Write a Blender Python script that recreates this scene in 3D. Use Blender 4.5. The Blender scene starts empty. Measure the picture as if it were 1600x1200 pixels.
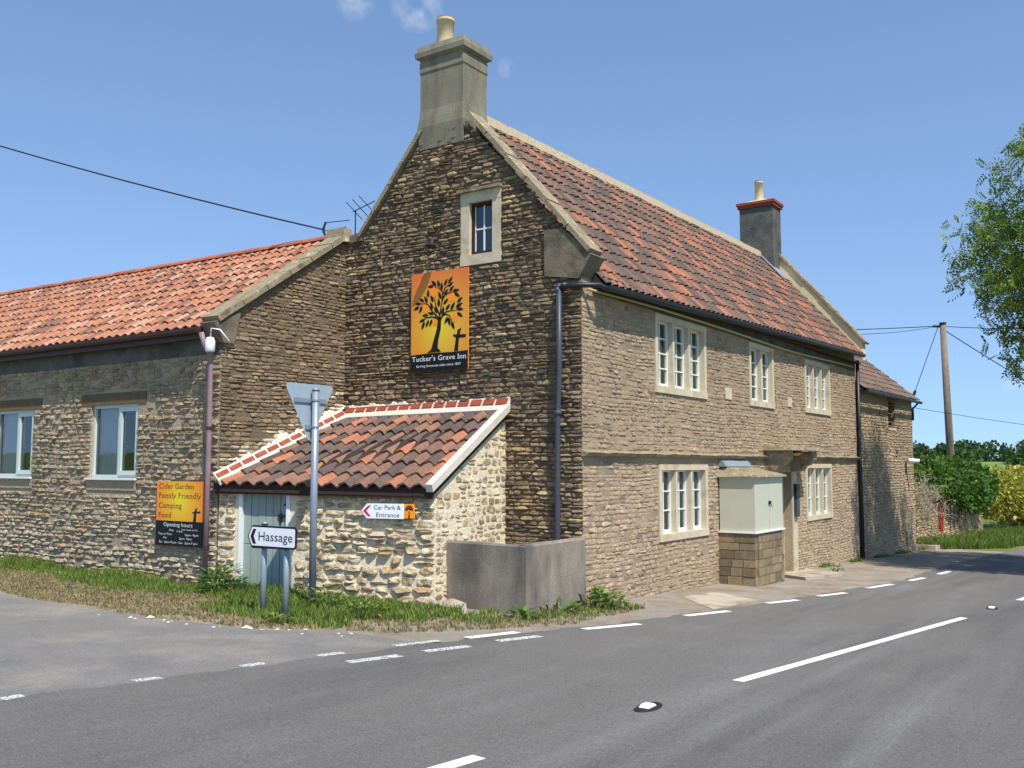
import bpy, math, random
from mathutils import Vector, Matrix
R = math.radians
sc = bpy.context.scene
COL = sc.collection

# ------------------------------------------------------------------ camera
CAM = Vector((-12.192, -7.077, 1.79)); YAW = 0.59945; PITCH = 0.0846; ROLL = 0.0006; FPX = 1490.5
cd = bpy.data.cameras.new('camera'); co = bpy.data.objects.new('camera', cd); COL.objects.link(co)
cd.sensor_width = 36.0; cd.lens = 36.0 * FPX / 1600.0; cd.clip_start = 0.1; cd.clip_end = 3000
FW = Vector((math.cos(YAW)*math.cos(PITCH), math.sin(YAW)*math.cos(PITCH), math.sin(PITCH)))
co.location = CAM
co.rotation_euler = (FW.to_track_quat('-Z', 'Y').to_matrix() @ Matrix.Rotation(ROLL, 3, 'Z')).to_euler()
sc.camera = co

# ------------------------------------------------------------------ sky, sun, exposure
SUN_EL = R(57); SUN_DIR = Vector((-0.48, -0.877, 0)).normalized()   # horizontal direction towards the sun
w = bpy.data.worlds.new('World'); sc.world = w; w.use_nodes = True
nt = w.node_tree; nt.nodes.clear()
out = nt.nodes.new('ShaderNodeOutputWorld'); bg = nt.nodes.new('ShaderNodeBackground')
sky = nt.nodes.new('ShaderNodeTexSky'); sky.sky_type = 'NISHITA'; sky.sun_disc = False
sky.sun_elevation = SUN_EL; sky.sun_rotation = math.atan2(SUN_DIR.x, SUN_DIR.y)
sky.air_density = 1.0; sky.dust_density = 0.0; sky.ozone_density = 3.2; sky.altitude = 100
bg.inputs['Strength'].default_value = 0.15
# a few thin wisps of cloud, set by direction in the sky
tc = nt.nodes.new('ShaderNodeTexCoord'); lift = nt.nodes.new('ShaderNodeVectorMath'); lift.operation = 'MULTIPLY_ADD'
lift.inputs[1].default_value = (1, 1, 0.8); lift.inputs[2].default_value = (0, 0, 0.16); nrmz = nt.nodes.new('ShaderNodeVectorMath'); nrmz.operation = 'NORMALIZE'
nt.links.new(tc.outputs['Generated'], lift.inputs[0]); nt.links.new(lift.outputs[0], nrmz.inputs[0]); nt.links.new(nrmz.outputs[0], sky.inputs['Vector'])
mp = nt.nodes.new('ShaderNodeMapping')
mp.inputs['Scale'].default_value = (7, 7, 10); mp.inputs['Location'].default_value = (0.35, 0.1, 0.0)
nz = nt.nodes.new('ShaderNodeTexNoise'); nz.inputs['Scale'].default_value = 1.6; nz.inputs['Detail'].default_value = 7
rp = nt.nodes.new('ShaderNodeValToRGB'); rp.color_ramp.elements[0].position = 0.72; rp.color_ramp.elements[1].position = 0.95
mx = nt.nodes.new('ShaderNodeMixRGB'); mx.inputs['Color2'].default_value = (4.2, 4.5, 4.9, 1)
nt.links.new(tc.outputs['Generated'], mp.inputs['Vector']); nt.links.new(mp.outputs['Vector'], nz.inputs['Vector'])
nt.links.new(nz.outputs['Fac'], rp.inputs['Fac']); wsum = None
for (dx_, dy_, dz_, c0_, c1_) in ((0.6837, 0.5788, 0.4444, 0.9996, 0.99995), (0.6435, 0.6226, 0.4452, 0.99975, 0.99999), (0.7556, 0.5235, 0.3937, 0.99993, 1.00001)):
    dt = nt.nodes.new('ShaderNodeVectorMath'); dt.operation = 'DOT_PRODUCT'; dt.inputs[1].default_value = (dx_, dy_, dz_); nt.links.new(tc.outputs['Generated'], dt.inputs[0])
    rg_ = nt.nodes.new('ShaderNodeMapRange'); rg_.inputs['From Min'].default_value = c0_; rg_.inputs['From Max'].default_value = c1_; nt.links.new(dt.outputs['Value'], rg_.inputs['Value'])
    if wsum is None: wsum = rg_.outputs['Result']
    else: ad_ = nt.nodes.new('ShaderNodeMath'); ad_.operation = 'ADD'; nt.links.new(wsum, ad_.inputs[0]); nt.links.new(rg_.outputs['Result'], ad_.inputs[1]); wsum = ad_.outputs[0]
nz2 = nt.nodes.new('ShaderNodeTexNoise'); nz2.inputs['Scale'].default_value = 55; nz2.inputs['Detail'].default_value = 6; nt.links.new(tc.outputs['Generated'], nz2.inputs['Vector'])
n2r = nt.nodes.new('ShaderNodeMapRange'); n2r.inputs['From Min'].default_value = 0.38; n2r.inputs['From Max'].default_value = 0.75; n2r.inputs['To Max'].default_value = 0.55; nt.links.new(nz2.outputs['Fac'], n2r.inputs['Value'])
mu_ = nt.nodes.new('ShaderNodeMath'); mu_.operation = 'MULTIPLY'; mu_.use_clamp = True; nt.links.new(wsum, mu_.inputs[0]); nt.links.new(n2r.outputs['Result'], mu_.inputs[1])
mxx = nt.nodes.new('ShaderNodeMath'); mxx.operation = 'MAXIMUM'; nt.links.new(rp.outputs['Color'], mxx.inputs[0]); nt.links.new(mu_.outputs[0], mxx.inputs[1]); nt.links.new(mxx.outputs[0], mx.inputs['Fac'])
nt.links.new(sky.outputs['Color'], mx.inputs['Color1']); nt.links.new(mx.outputs['Color'], bg.inputs['Color'])
nt.links.new(bg.outputs['Background'], out.inputs['Surface'])
sd = bpy.data.lights.new('sun', 'SUN'); so = bpy.data.objects.new('sun', sd); COL.objects.link(so)
sd.energy = 4.5; sd.angle = R(0.53); sd.color = (1.0, 0.95, 0.87)
ts = SUN_DIR*math.cos(SUN_EL) + Vector((0, 0, math.sin(SUN_EL)))
so.rotation_euler = ts.to_track_quat('Z', 'Y').to_euler(); so.location = ts*60
vs = sc.view_settings; vs.view_transform = 'Standard'; vs.look = 'None'; vs.exposure = 0.4; vs.gamma = 1.0; vs.use_curve_mapping = False

# ------------------------------------------------------------------ helpers
def S(r, g, b):
    def c(v):
        v /= 255.0
        return v/12.92 if v <= 0.04045 else ((v+0.055)/1.055)**2.4
    return (c(r), c(g), c(b))
def A(c, g=1.0): return (c[0]*g, c[1]*g, c[2]*g, 1.0)
def lerp(a, b, t): return tuple(a[i]+(b[i]-a[i])*t for i in range(3))

def mat(name, col=(0.5, 0.5, 0.5), rough=0.85, attr=False, n1=None, stain=None, bump=None, bump2=None, spec=0.3, metal=0.0, trans=None):
    """n1=(scale, amount): mottling; stain=(colour, scale, low, high[, stretch]): a second colour in patches; bump=(scale, distance)"""
    m = bpy.data.materials.new(name); m.use_nodes = True; t = m.node_tree; N = t.nodes; L = t.links
    p = N['Principled BSDF']; p.inputs['Roughness'].default_value = rough; p.inputs['Metallic'].default_value = metal
    p.inputs['Specular IOR Level'].default_value = spec
    geo = N.new('ShaderNodeNewGeometry'); pos = geo.outputs['Position']
    if attr:
        a = N.new('ShaderNodeAttribute'); a.attribute_name = 'Col'; c = a.outputs['Color']
    else:
        rgb = N.new('ShaderNodeRGB'); rgb.outputs[0].default_value = A(col); c = rgb.outputs[0]
    def noise(scale, detail=6, stretch=None):
        v = pos
        if stretch:
            q = N.new('ShaderNodeMapping'); q.inputs['Scale'].default_value = stretch; L.new(pos, q.inputs['Vector']); v = q.outputs['Vector']
        n = N.new('ShaderNodeTexNoise'); n.inputs['Scale'].default_value = scale; n.inputs['Detail'].default_value = detail
        n.inputs['Roughness'].default_value = 0.6; L.new(v, n.inputs['Vector']); return n.outputs['Fac']
    for st in (stain if isinstance(stain, list) else [stain] if stain else []):
        f = noise(st[1], 8, st[4] if len(st) > 4 else None); r = N.new('ShaderNodeMapRange'); r.inputs['From Min'].default_value = st[2]; r.inputs['From Max'].default_value = st[3]
        L.new(f, r.inputs['Value']); x = N.new('ShaderNodeMixRGB'); x.inputs['Color2'].default_value = A(st[0])
        L.new(r.outputs['Result'], x.inputs['Fac']); L.new(c, x.inputs['Color1']); c = x.outputs['Color']
    for q in (n1 if isinstance(n1, list) else [n1] if n1 else []):
        f = noise(q[0]); r = N.new('ShaderNodeMapRange'); r.inputs['From Min'].default_value = 0.25; r.inputs['From Max'].default_value = 0.75
        r.inputs['To Min'].default_value = 1-q[1]; r.inputs['To Max'].default_value = 1+q[1]; L.new(f, r.inputs['Value'])
        x = N.new('ShaderNodeMixRGB'); x.blend_type = 'MULTIPLY'; x.inputs['Fac'].default_value = 1.0
        L.new(c, x.inputs['Color1']); L.new(r.outputs['Result'], x.inputs['Color2']); c = x.outputs['Color']
    L.new(c, p.inputs['Base Color'])
    prev = None
    for b in (bump, bump2):
        if not b: continue
        f = noise(b[0], 8); bn = N.new('ShaderNodeBump'); bn.inputs['Strength'].default_value = 1.0; bn.inputs['Distance'].default_value = b[1]
        L.new(f, bn.inputs['Height'])
        if prev: L.new(prev, bn.inputs['Normal'])
        prev = bn.outputs['Normal']
    if prev: L.new(prev, p.inputs['Normal'])
    if trans:
        tr = N.new('ShaderNodeBsdfTranslucent'); L.new(c, tr.inputs['Color']); ms = N.new('ShaderNodeMixShader'); ms.inputs['Fac'].default_value = trans
        L.new(p.outputs[0], ms.inputs[1]); L.new(tr.outputs[0], ms.inputs[2]); L.new(ms.outputs[0], N['Material Output'].inputs['Surface'])
    return m

WO = {}          # world origin of every object
def link(o, parent, origin):
    COL.objects.link(o); WO[o.name] = Vector(origin)
    if parent is not None:
        o.parent = parent; o.location = Vector(origin)-WO[parent.name]
    else: o.location = origin
    return o
def props(o, label=None, cat=None, group=None, kind=None):
    if label: o['label'] = label
    if cat: o['category'] = cat
    if group: o['group'] = group
    if kind: o['kind'] = kind
    return o
def empty(name, loc, label, cat, group=None):
    o = bpy.data.objects.new(name, None); o.empty_display_size = 0.2; link(o, None, loc); return props(o, label, cat, group)

class MB:
    def __init__(s): s.v = []; s.f = []; s.c = []
    def add(s, vs, fs, col=None):
        b = len(s.v); s.v += [tuple(x) for x in vs]
        for f in fs: s.f.append(tuple(i+b for i in f)); s.c.append(col)
        return s
    def box(s, a, b, col=None):
        x0, y0, z0 = [min(a[i], b[i]) for i in range(3)]; x1, y1, z1 = [max(a[i], b[i]) for i in range(3)]
        v = [(x0,y0,z0),(x1,y0,z0),(x1,y1,z0),(x0,y1,z0),(x0,y0,z1),(x1,y0,z1),(x1,y1,z1),(x0,y1,z1)]
        return s.add(v, [(0,3,2,1),(4,5,6,7),(0,1,5,4),(1,2,6,5),(2,3,7,6),(3,0,4,7)], col)
    def hexa(s, v, col=None):       # eight corners, bottom four then top four, counter-clockwise from outside-top
        return s.add(v, [(0,3,2,1),(4,5,6,7),(0,1,5,4),(1,2,6,5),(2,3,7,6),(3,0,4,7)], col)
    def fbox(s, F, u0, u1, z0, z1, d0, d1, col=None):   # a box in a wall's own frame
        u0, u1 = sorted((u0, u1)); z0, z1 = sorted((z0, z1)); d0, d1 = sorted((d0, d1))
        v = [F(u0,z0,d1),F(u1,z0,d1),F(u1,z0,d0),F(u0,z0,d0),F(u0,z1,d1),F(u1,z1,d1),F(u1,z1,d0),F(u0,z1,d0)]
        return s.hexa(v, col)
    def tube(s, pts, r, n=8, col=None, cap=True):
        pts = [Vector(p) for p in pts]; rs = r if isinstance(r, (list, tuple)) else [r]*len(pts); rings = []; b = len(s.v)
        for i, p in enumerate(pts):
            t = (pts[min(i+1, len(pts)-1)]-pts[max(i-1, 0)]).normalized()
            a = t.cross(Vector((0, 0, 1))) if abs(t.z) < 0.95 else t.cross(Vector((1, 0, 0))); a.normalize(); c = t.cross(a)
            for k in range(n):
                q = 2*math.pi*k/n; s.v.append(tuple(p+(a*math.cos(q)+c*math.sin(q))*rs[i]))
        for i in range(len(pts)-1):
            for k in range(n):
                s.f.append((b+i*n+k, b+(i+1)*n+k, b+(i+1)*n+(k+1) % n, b+i*n+(k+1) % n)); s.c.append(col)
        if cap:
            s.f.append(tuple(b+k for k in range(n))); s.c.append(col)
            s.f.append(tuple(b+(len(pts)-1)*n+k for k in reversed(range(n)))); s.c.append(col)
        return s
    def build(s, name, m, parent=None, smooth=False, origin=None):
        n = len(s.v)
        if origin is None:
            xs = [p[0] for p in s.v]; ys = [p[1] for p in s.v]; zs = [p[2] for p in s.v]
            origin = ((min(xs)+max(xs))/2, (min(ys)+max(ys))/2, (min(zs) if parent is None else (min(zs)+max(zs))/2))
        ox, oy, oz = origin
        me = bpy.data.meshes.new(name); me.from_pydata([(p[0]-ox, p[1]-oy, p[2]-oz) for p in s.v], [], s.f)
        if any(c is not None for c in s.c):
            at = me.color_attributes.new('Col', 'FLOAT_COLOR', 'CORNER'); buf = []
            for f, c in zip(s.f, s.c): buf += list(A(c or (0.5, 0.5, 0.5)))*len(f)
            at.data.foreach_set('color', buf)
        if smooth: me.polygons.foreach_set('use_smooth', [True]*len(me.polygons))
        me.materials.append(m); me.update()
        return link(bpy.data.objects.new(name, me), parent, origin)

class Frame:
    def __init__(s, O, U): s.O = Vector(O); s.U = Vector(U).normalized(); s.N = s.U.cross(Vector((0, 0, 1)))
    def __call__(s, u, z, d=0.0): return s.O+s.U*u+Vector((0, 0, z))+s.N*d

def sat(t, a=2.6): return a*math.tanh(t/a)
def gz(x, y): return -0.26+sat(-0.037*x)+sat(0.014*y)

def interp(pts, u):
    for (a, za), (b, zb) in zip(pts, pts[1:]):
        if a-1e-9 <= u <= b+1e-9: return za+(zb-za)*((u-a)/(b-a) if b > a else 0)
    return pts[0][1] if u < pts[0][0] else pts[-1][1]
def wall_panel(name, F, top, zb, ops, m, parent, reveal=0.18):
    b = MB(); us = sorted(set([p[0] for p in top]+[o[0] for o in ops]+[o[1] for o in ops]))
    for a, c in zip(us, us[1:]):
        mid = (a+c)/2; cuts = sorted([(o[2], o[3]) for o in ops if o[0] < mid < o[1]]); z = zb
        for z0, z1 in cuts:
            b.add([F(a, z), F(c, z), F(c, z0), F(a, z0)], [(0, 1, 2, 3)]); z = z1
        b.add([F(a, z), F(c, z), F(c, interp(top, c-1e-6)), F(a, interp(top, a+1e-6))], [(0, 1, 2, 3)])
    for u0, u1, z0, z1 in ops:
        for p in ([(u0,z0),(u1,z0)], [(u1,z0),(u1,z1)], [(u1,z1),(u0,z1)], [(u0,z1),(u0,z0)]):
            b.add([F(*p[0]), F(*p[1]), F(p[1][0], p[1][1], -reveal), F(p[0][0], p[0][1], -reveal)], [(0, 1, 2, 3)])
    return b.build(name, m, parent)

def make_stones(F, top, zb, ops, rng, ch=(0.07, 0.12), cw=(0.14, 0.34), pro=(0.012, 0.04), gap=0.012, pal=None, wav=0.012, skip=0.0, rag=0.16):
    """rubble laid in rough courses; returns (verts, faces, colour, centre, size)"""
    res = []; umin, umax = top[0][0], top[-1][0]; z = zb; ztop = max(p[1] for p in top); ph = rng.random()*9
    while z < ztop-0.03:
        h = rng.uniform(*ch); zm = z+h/2
        segs = []; n = 60; prev = None       # where this course lies under the wall top
        for i in range(n+1):
            u = umin+(umax-umin)*i/n; ok = interp(top, u) > z+h*0.85
            if ok and prev is None: prev = u
            if (not ok or i == n) and prev is not None: segs.append([prev, u]); prev = None
        for o in ops:
            if o[2] < z+h*0.9 and o[3] > z+h*0.1:
                ns = []
                for a, c in segs:
                    if o[1] <= a or o[0] >= c: ns.append([a, c]); continue
                    if o[0]-a > 0.05: ns.append([a, o[0]])
                    if c-o[1] > 0.05: ns.append([o[1], c])
                segs = ns
        for a, c in segs:
            if c-a < 0.04: continue
            ws = []; s = 0
            while s < c-a: q = rng.uniform(*cw); ws.append(q); s += q
            k = (c-a)/s; u = a
            for q in ws:
                q *= k; parts = [(z, h)]
                if h > 0.085 and rng.random() < 0.22:
                    t = rng.uniform(0.35, 0.65); parts = [(z, h*t), (z+h*t, h*(1-t))]
                for zz, hh in parts:
                    if rng.random() < skip: continue
                    uc, zc = u+q/2, zz+hh/2+wav*math.sin(u*1.7+ph)+wav*0.6*math.sin(u*4.1+z*3)
                    hw, hv = q/2-gap*rng.uniform(0.3, 1.2), hh/2-gap*rng.uniform(0.3, 1.1)
                    if hw < 0.02 or hv < 0.012: continue
                    p = rng.uniform(*pro); tx, tz = rng.uniform(-0.35, 0.35), rng.uniform(-0.4, 0.25)
                    o8 = []
                    for (x, y) in ((-1,-.45),(-.6,-1),(.6,-1),(1,-.45),(1,.45),(.6,1),(-.6,1),(-1,.45)):
                        o8.append(((x+rng.uniform(-rag, rag)*0.7)*hw, (y+rng.uniform(-rag, rag))*hv))
                    vs = [F(uc+x, zc+y, -0.012) for x, y in o8]
                    vs += [F(uc+x*0.94, zc+y*0.9, max(0.002, p*(0.62+tx*x/hw*0.4+tz*y/hv*0.5+rng.uniform(-.12, .12)))) for x, y in o8]
                    vs += [F(uc+x*0.6, zc+y*0.55, p*(1+tx*x/hw+tz*y/hv+rng.uniform(-.18, .18))) for x, y in o8]
                    vs.append(F(uc, zc, p*(1+rng.uniform(-.15, .2))))
                    fs = []
                    for r in (0, 8):
                        for i in range(8): j = (i+1) % 8; fs.append((r+i, r+j, r+8+j, r+8+i))
                    for i in range(8): fs.append((16+i, 16+(i+1) % 8, 24))
                    res.append((vs, fs, pal(uc, zc, rng), F(uc, zc, 0), hw*hv*4*abs((CAM-F(uc, zc)).normalized().dot(F.N))/max(1, (CAM-F(uc, zc)).length_squared), ))
                u += q
        z += h
    return res
def place_pieces(groups, name, stuff_name, m, stuff_parent, limit=290, smooth=False):
    groups = [(g[0], g[1], g[2] if len(g) > 2 else m) for g in groups]; mats = []
    for g in groups:
        if g[2] not in mats: mats.append(g[2])
    """groups: list of (parent, pieces). The pieces that show largest become objects, the rest one joined part."""
    allp = [(s, par, mm) for par, L, mm in groups for s in L]; allp.sort(key=lambda x: -x[0][4])
    for s, par, mm in allp[:limit]:
        MB().add(s[0], s[1], s[2]).build(name, mm, par, smooth)
    rest = MB(); idx = []
    for s, par, mm in allp[limit:]: rest.add(s[0], s[1], s[2]); idx += [mats.index(mm)]*len(s[1])
    if rest.v:
        o = props(rest.build(stuff_name, mats[0], stuff_parent, smooth), kind='stuff')
        for mm in mats[1:]: o.data.materials.append(mm)
        o.data.polygons.foreach_set('material_index', idx)

def tile_roof(P, nrm, ns, nt, rng, pal, amp=0.024, thick=0.02, lift=0.034, over=0.10, seg=6, skew=0.0):
    """pantiles on the patch P(s,t) (0..1 each, t up the slope); returns pieces like make_stones"""
    res = []
    for j in range(nt):
        for i in range(ns):
            s0, s1 = i/ns, (i+1.06)/ns; t0, t1 = j/nt, min(1.0, (j+1)/nt+over/nt)
            js = rng.uniform(-0.06, 0.06)/ns; jt = rng.uniform(-0.05, 0.05)/nt; jl = rng.uniform(-0.006, 0.008)
            vs = []
            prof = []
            for k in range(seg+1):
                u = k/seg
                prof.append((u, amp*(math.sin(2*math.pi*(u-0.08))+0.35*math.cos(4*math.pi*u))))
            for t, l in ((t0+jt if j else t0, lift+jl), (t1, 0.004)):
                for u, hgt in prof: vs.append(P(s0+(s1-s0)*u+js, t)+nrm*(hgt+l))
            for u, hgt in prof: vs.append(P(s0+(s1-s0)*u+js, t0+jt if j else t0)+nrm*(hgt+lift+jl-thick))
            n = seg+1; fs = []
            for k in range(seg):
                fs.append((k, k+1, n+k+1, n+k)); fs.append((2*n+k, 2*n+k+1, k+1, k))
            fs.append((0, n, 2*n)); fs.append((seg, 2*n+seg, n+seg))
            c = P((s0+s1)/2, (t0+t1)/2); d = CAM-c
            res.append((vs, fs, pal(s0, t0, rng), c, abs(d.normalized().dot(nrm))/d.length_squared*100))
    return res
def bilin(a, b, c, d):   # a,b along the eaves, d,c along the top
    a, b, c, d = map(Vector, (a, b, c, d))
    return lambda s, t: (a*(1-s)+b*s)*(1-t)+(d*(1-s)+c*s)*t

# ------------------------------------------------------------------ materials
M = {}
M['stone'] = mat('rubble_stone', attr=True, rough=0.95, n1=[(9, 0.28), (60, 0.22)], bump=(45, 0.012), bump2=(160, 0.004), spec=0.15)
def stone_mat(name, smear, lo=0.52, hi=0.66): return mat(name, attr=True, rough=0.95, n1=[(9, 0.22), (55, 0.3), (140, 0.2)], stain=(smear, 5.5, lo, hi), bump=(34, 0.022), bump2=(120, 0.008), spec=0.12)
M['stone_gable'] = stone_mat('gable_rubble', S(126, 109, 88)); M['stone_front'] = stone_mat('front_rubble', S(170, 149, 124), .42, .60); M['stone_wing'] = stone_mat('wing_rubble', S(168, 153, 127), .48, .64)
M['stone_shed'] = stone_mat('cream_pointed_rubble', S(230, 214, 182), .49, .60)
M['gable_mortar'] = mat('gable_mortar', S(118, 106, 88), 0.95, n1=[(3, 0.2), (40, 0.3)], bump=(22, 0.03), bump2=(90, 0.01), spec=0.1)
M['front_mortar'] = mat('front_mortar', S(172, 150, 124), 0.95, n1=[(2, 0.12), (35, 0.22)], stain=(S(140, 126, 108), 0.7, 0.45, 0.62), bump=(26, 0.02), bump2=(100, 0.008), spec=0.1)
M['wing_mortar'] = mat('wing_mortar', S(172, 157, 130), 0.95, n1=[(2, 0.15), (35, 0.25)], bump=(24, 0.028), bump2=(90, 0.01), spec=0.1)
M['cream_mortar'] = mat('cream_mortar', S(234, 219, 188), 0.95, n1=[(6, 0.1), (50, 0.15)], bump=(30, 0.02), bump2=(120, 0.006), spec=0.1)
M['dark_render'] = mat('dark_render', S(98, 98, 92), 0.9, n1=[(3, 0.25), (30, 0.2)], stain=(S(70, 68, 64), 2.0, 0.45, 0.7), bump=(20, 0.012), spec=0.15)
M['chimney_render'] = mat('chimney_render', S(136, 130, 112), 0.9, n1=[(2.5, 0.15), (40, 0.18)], stain=[(S(108, 103, 90), 3.0, 0.45, 0.7, (1, 1, 0.25)), (S(160, 130, 70), 4.0, 0.62, 0.72)], bump=(60, 0.006), spec=0.15)
M['kneeler'] = mat('kneeler_stone', S(122, 112, 94), 0.92, n1=[(5, 0.22), (45, 0.25)], stain=(S(92, 84, 72), 3, .45, .65), bump=(40, 0.012), spec=.12)
M['coping'] = mat('coping_stone', S(146, 134, 108), 0.92, n1=[(5, 0.22), (45, 0.25)], stain=[(S(190, 180, 152), 9, 0.58, 0.68), (S(96, 88, 70), 4, 0.55, 0.7)], bump=(35, 0.015), spec=0.15)
M['dressed'] = mat('dressed_stone', S(200, 187, 160), 0.9, n1=[(5, 0.10), (50, 0.12)], stain=(S(170, 152, 122), 3, 0.5, 0.75), bump=(60, 0.005), spec=0.2)
M['tile'] = mat('clay_pantile', attr=True, rough=0.85, n1=[(14, 0.25), (70, 0.2)], stain=(S(176, 164, 142), 28, 0.70, 0.78), bump=(70, 0.004), spec=0.25)
M['ridge_mortar'] = mat('ridge_mortar', S(182, 168, 140), 0.95, n1=[(12, 0.2)], bump=(30, 0.02), spec=0.1)
M['underlay'] = mat('roof_underlay', S(58, 48, 42), 0.95, n1=(10, 0.2))
M['lead'] = mat('lead_flashing', S(150, 156, 164), 0.55, n1=(8, 0.15), spec=0.4, metal=0.3)
M['pot'] = mat('buff_clay_pot', S(216, 196, 156), 0.8, n1=[(6, 0.08)], stain=(S(180, 150, 110), 6, 0.55, 0.8), spec=0.25)
M['red_brick'] = mat('red_brick', S(150, 76, 56), 0.9, n1=[(12, 0.25)], bump=(60, 0.006), spec=0.2)
M['cement'] = mat('pale_cement', S(222, 212, 192), 0.92, n1=[(8, 0.1), (50, 0.1)], bump=(40, 0.008), spec=0.15)
M['cream_render'] = mat('cream_render', S(220, 204, 160), 0.9, n1=[(3, 0.1)], bump=(50, 0.005), spec=0.15)
M['black_plastic'] = mat('black_gutter_plastic', S(38, 42, 48), 0.45, n1=(6, 0.15), spec=0.4)
M['slate_pipe'] = mat('slate_blue_downpipe', S(62, 70, 80), 0.45, n1=(6, 0.15), spec=0.4)
M['brown_plastic'] = mat('brown_gutter_plastic', S(66, 44, 40), 0.5, n1=(6, 0.15), spec=0.4)
M['mauve_pipe'] = mat('faded_brown_downpipe', S(142, 118, 122), 0.5, n1=(4, 0.2), spec=0.35)
M['white_paint'] = mat('white_paint', S(226, 230, 228), 0.5, n1=(6, 0.05), spec=0.35)
M['sage_paint'] = mat('sage_paint', S(188, 188, 166), 0.55, n1=(3, 0.05), spec=0.3)
M['casement'] = mat('casement_paint', S(222, 228, 220), 0.5, n1=(6, 0.05), spec=0.35)
M['upvc'] = mat('pale_green_window_frame', S(196, 210, 200), 0.4, n1=(6, 0.04), spec=0.4)
M['door_paint'] = mat('grey_blue_door_paint', S(146, 160, 150), 0.6, n1=[(5, 0.08)], stain=(S(128, 142, 134), 3, 0.5, 0.8, (1, 1, 0.2)), spec=0.3)
M['dark_wood'] = mat('dark_stained_wood', S(62, 40, 34), 0.7, n1=(10, 0.2), spec=0.25)
M['oak'] = mat('weathered_oak', S(110, 92, 70), 0.85, n1=[(8, 0.2)], spec=0.2)
M['concrete'] = mat('grey_concrete', S(146, 136, 122), 0.95, n1=[(3, 0.18), (60, 0.3)], stain=(S(108, 101, 93), 1.8, 0.42, 0.66, (1, 1, 0.35)), bump=(80, 0.01), spec=0.1)
M['slab'] = mat('pale_concrete_slab', S(176, 165, 146), 0.95, n1=[(3, 0.15), (60, 0.18)], stain=(S(146, 134, 114), 2.2, .46, .64), bump=(60, 0.006), spec=0.1)
M['galv'] = mat('galvanised_steel', S(140, 152, 162), 0.45, n1=[(4, 0.1), (40, 0.08)], spec=0.5, metal=0.35)
M['sign_grey'] = mat('grey_sign_back', S(150, 164, 174), 0.5, n1=(3, 0.06), spec=0.4)
M['black'] = mat('black_print', S(22, 24, 28), 0.5, spec=0.3)
M['white'] = mat('white_print', S(236, 238, 240), 0.5, spec=0.3)
M['red'] = mat('red_print', S(196, 44, 52), 0.5, spec=0.3)
M['brown_text'] = mat('brown_lettering', S(112, 62, 12), 0.5, spec=0.3)
M['orange'] = mat('orange_print', S(250, 150, 30), 0.5, spec=0.3)
M['iron'] = mat('black_iron', S(30, 30, 32), 0.6, spec=0.4)
M['red_iron'] = mat('red_painted_iron', S(176, 26, 40), 0.5, n1=(8, 0.15), spec=0.4)
M['lamp_white'] = mat('white_lamp_plastic', S(236, 238, 240), 0.4, spec=0.4)
M['lamp_amber'] = mat('amber_lamp_glass', S(224, 170, 84), 0.4, spec=0.4)
M['wire'] = mat('black_cable', S(30, 32, 38), 0.6)
M['cable'] = mat('buff_cable', S(186, 166, 122), 0.7)
M['bark'] = mat('grey_bark', S(96, 84, 68), 0.95, n1=[(8, 0.3)], bump=(14, 0.04), spec=0.1)
M['pole_wood'] = mat('weathered_pole_wood', S(132, 118, 102), 0.9, n1=[(6, 0.2)], stain=(S(96, 86, 76), 4, 0.45, 0.7, (1, 1, 0.1)), spec=0.15)
M['leaf'] = mat('leaves', attr=True, rough=0.6, n1=(3, 0.15), spec=0.25, trans=0.3)
M['grass'] = mat('grass_blades', attr=True, rough=0.7, n1=(2, 0.2), spec=0.2, trans=0.25)
M['twig'] = mat('dry_twigs', S(150, 138, 120), 0.9, n1=(6, 0.2))
M['room'] = mat('dim_room', S(88, 84, 80), 0.95)
M['curtain'] = mat('pale_curtain', S(214, 216, 214), 0.9, n1=(3, 0.06))
M['asphalt'] = mat('asphalt', S(113, 110, 105), 0.9, n1=[(1.2, 0.08), (45, 0.3), (110, 0.55), (260, 0.5)], stain=[(S(97, 95, 92), 0.5, 0.45, 0.66, (0.22, 1.6, 1)), (S(126, 124, 121), 0.7, 0.52, 0.75, (0.15, 2.2, 1))], bump=(260, 0.008), spec=0.2)
M['asphalt_old'] = mat('worn_asphalt', S(127, 124, 119), 0.92, n1=[(1.0, 0.12), (45, 0.25), (120, 0.5), (380, 0.4)], stain=[(S(152, 145, 134), 0.8, 0.48, 0.72), (S(112, 112, 112), 0.9, 0.52, 0.75)], bump=(240, 0.008), spec=0.2)
M['dirt'] = mat('dry_dirt', S(160, 151, 138), 0.97, n1=[(1.4, 0.15), (40, 0.25), (160, 0.25)], stain=(S(146, 132, 112), 1.6, 0.42, 0.62), bump=(60, 0.02), bump2=(200, 0.008), spec=0.08)
M['field'] = mat('rough_grass_field', S(92, 112, 52), 0.95, n1=[(0.2, 0.25), (6, 0.3)], stain=(S(134, 124, 80), 0.3, 0.5, 0.7), spec=0.08)
M['pebble'] = mat('pale_pebble', S(206, 196, 178), 0.9, n1=(20, 0.15), spec=0.15)
M['stud_glass'] = mat('stud_reflector', S(232, 232, 228), 0.3, spec=0.5)

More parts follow.
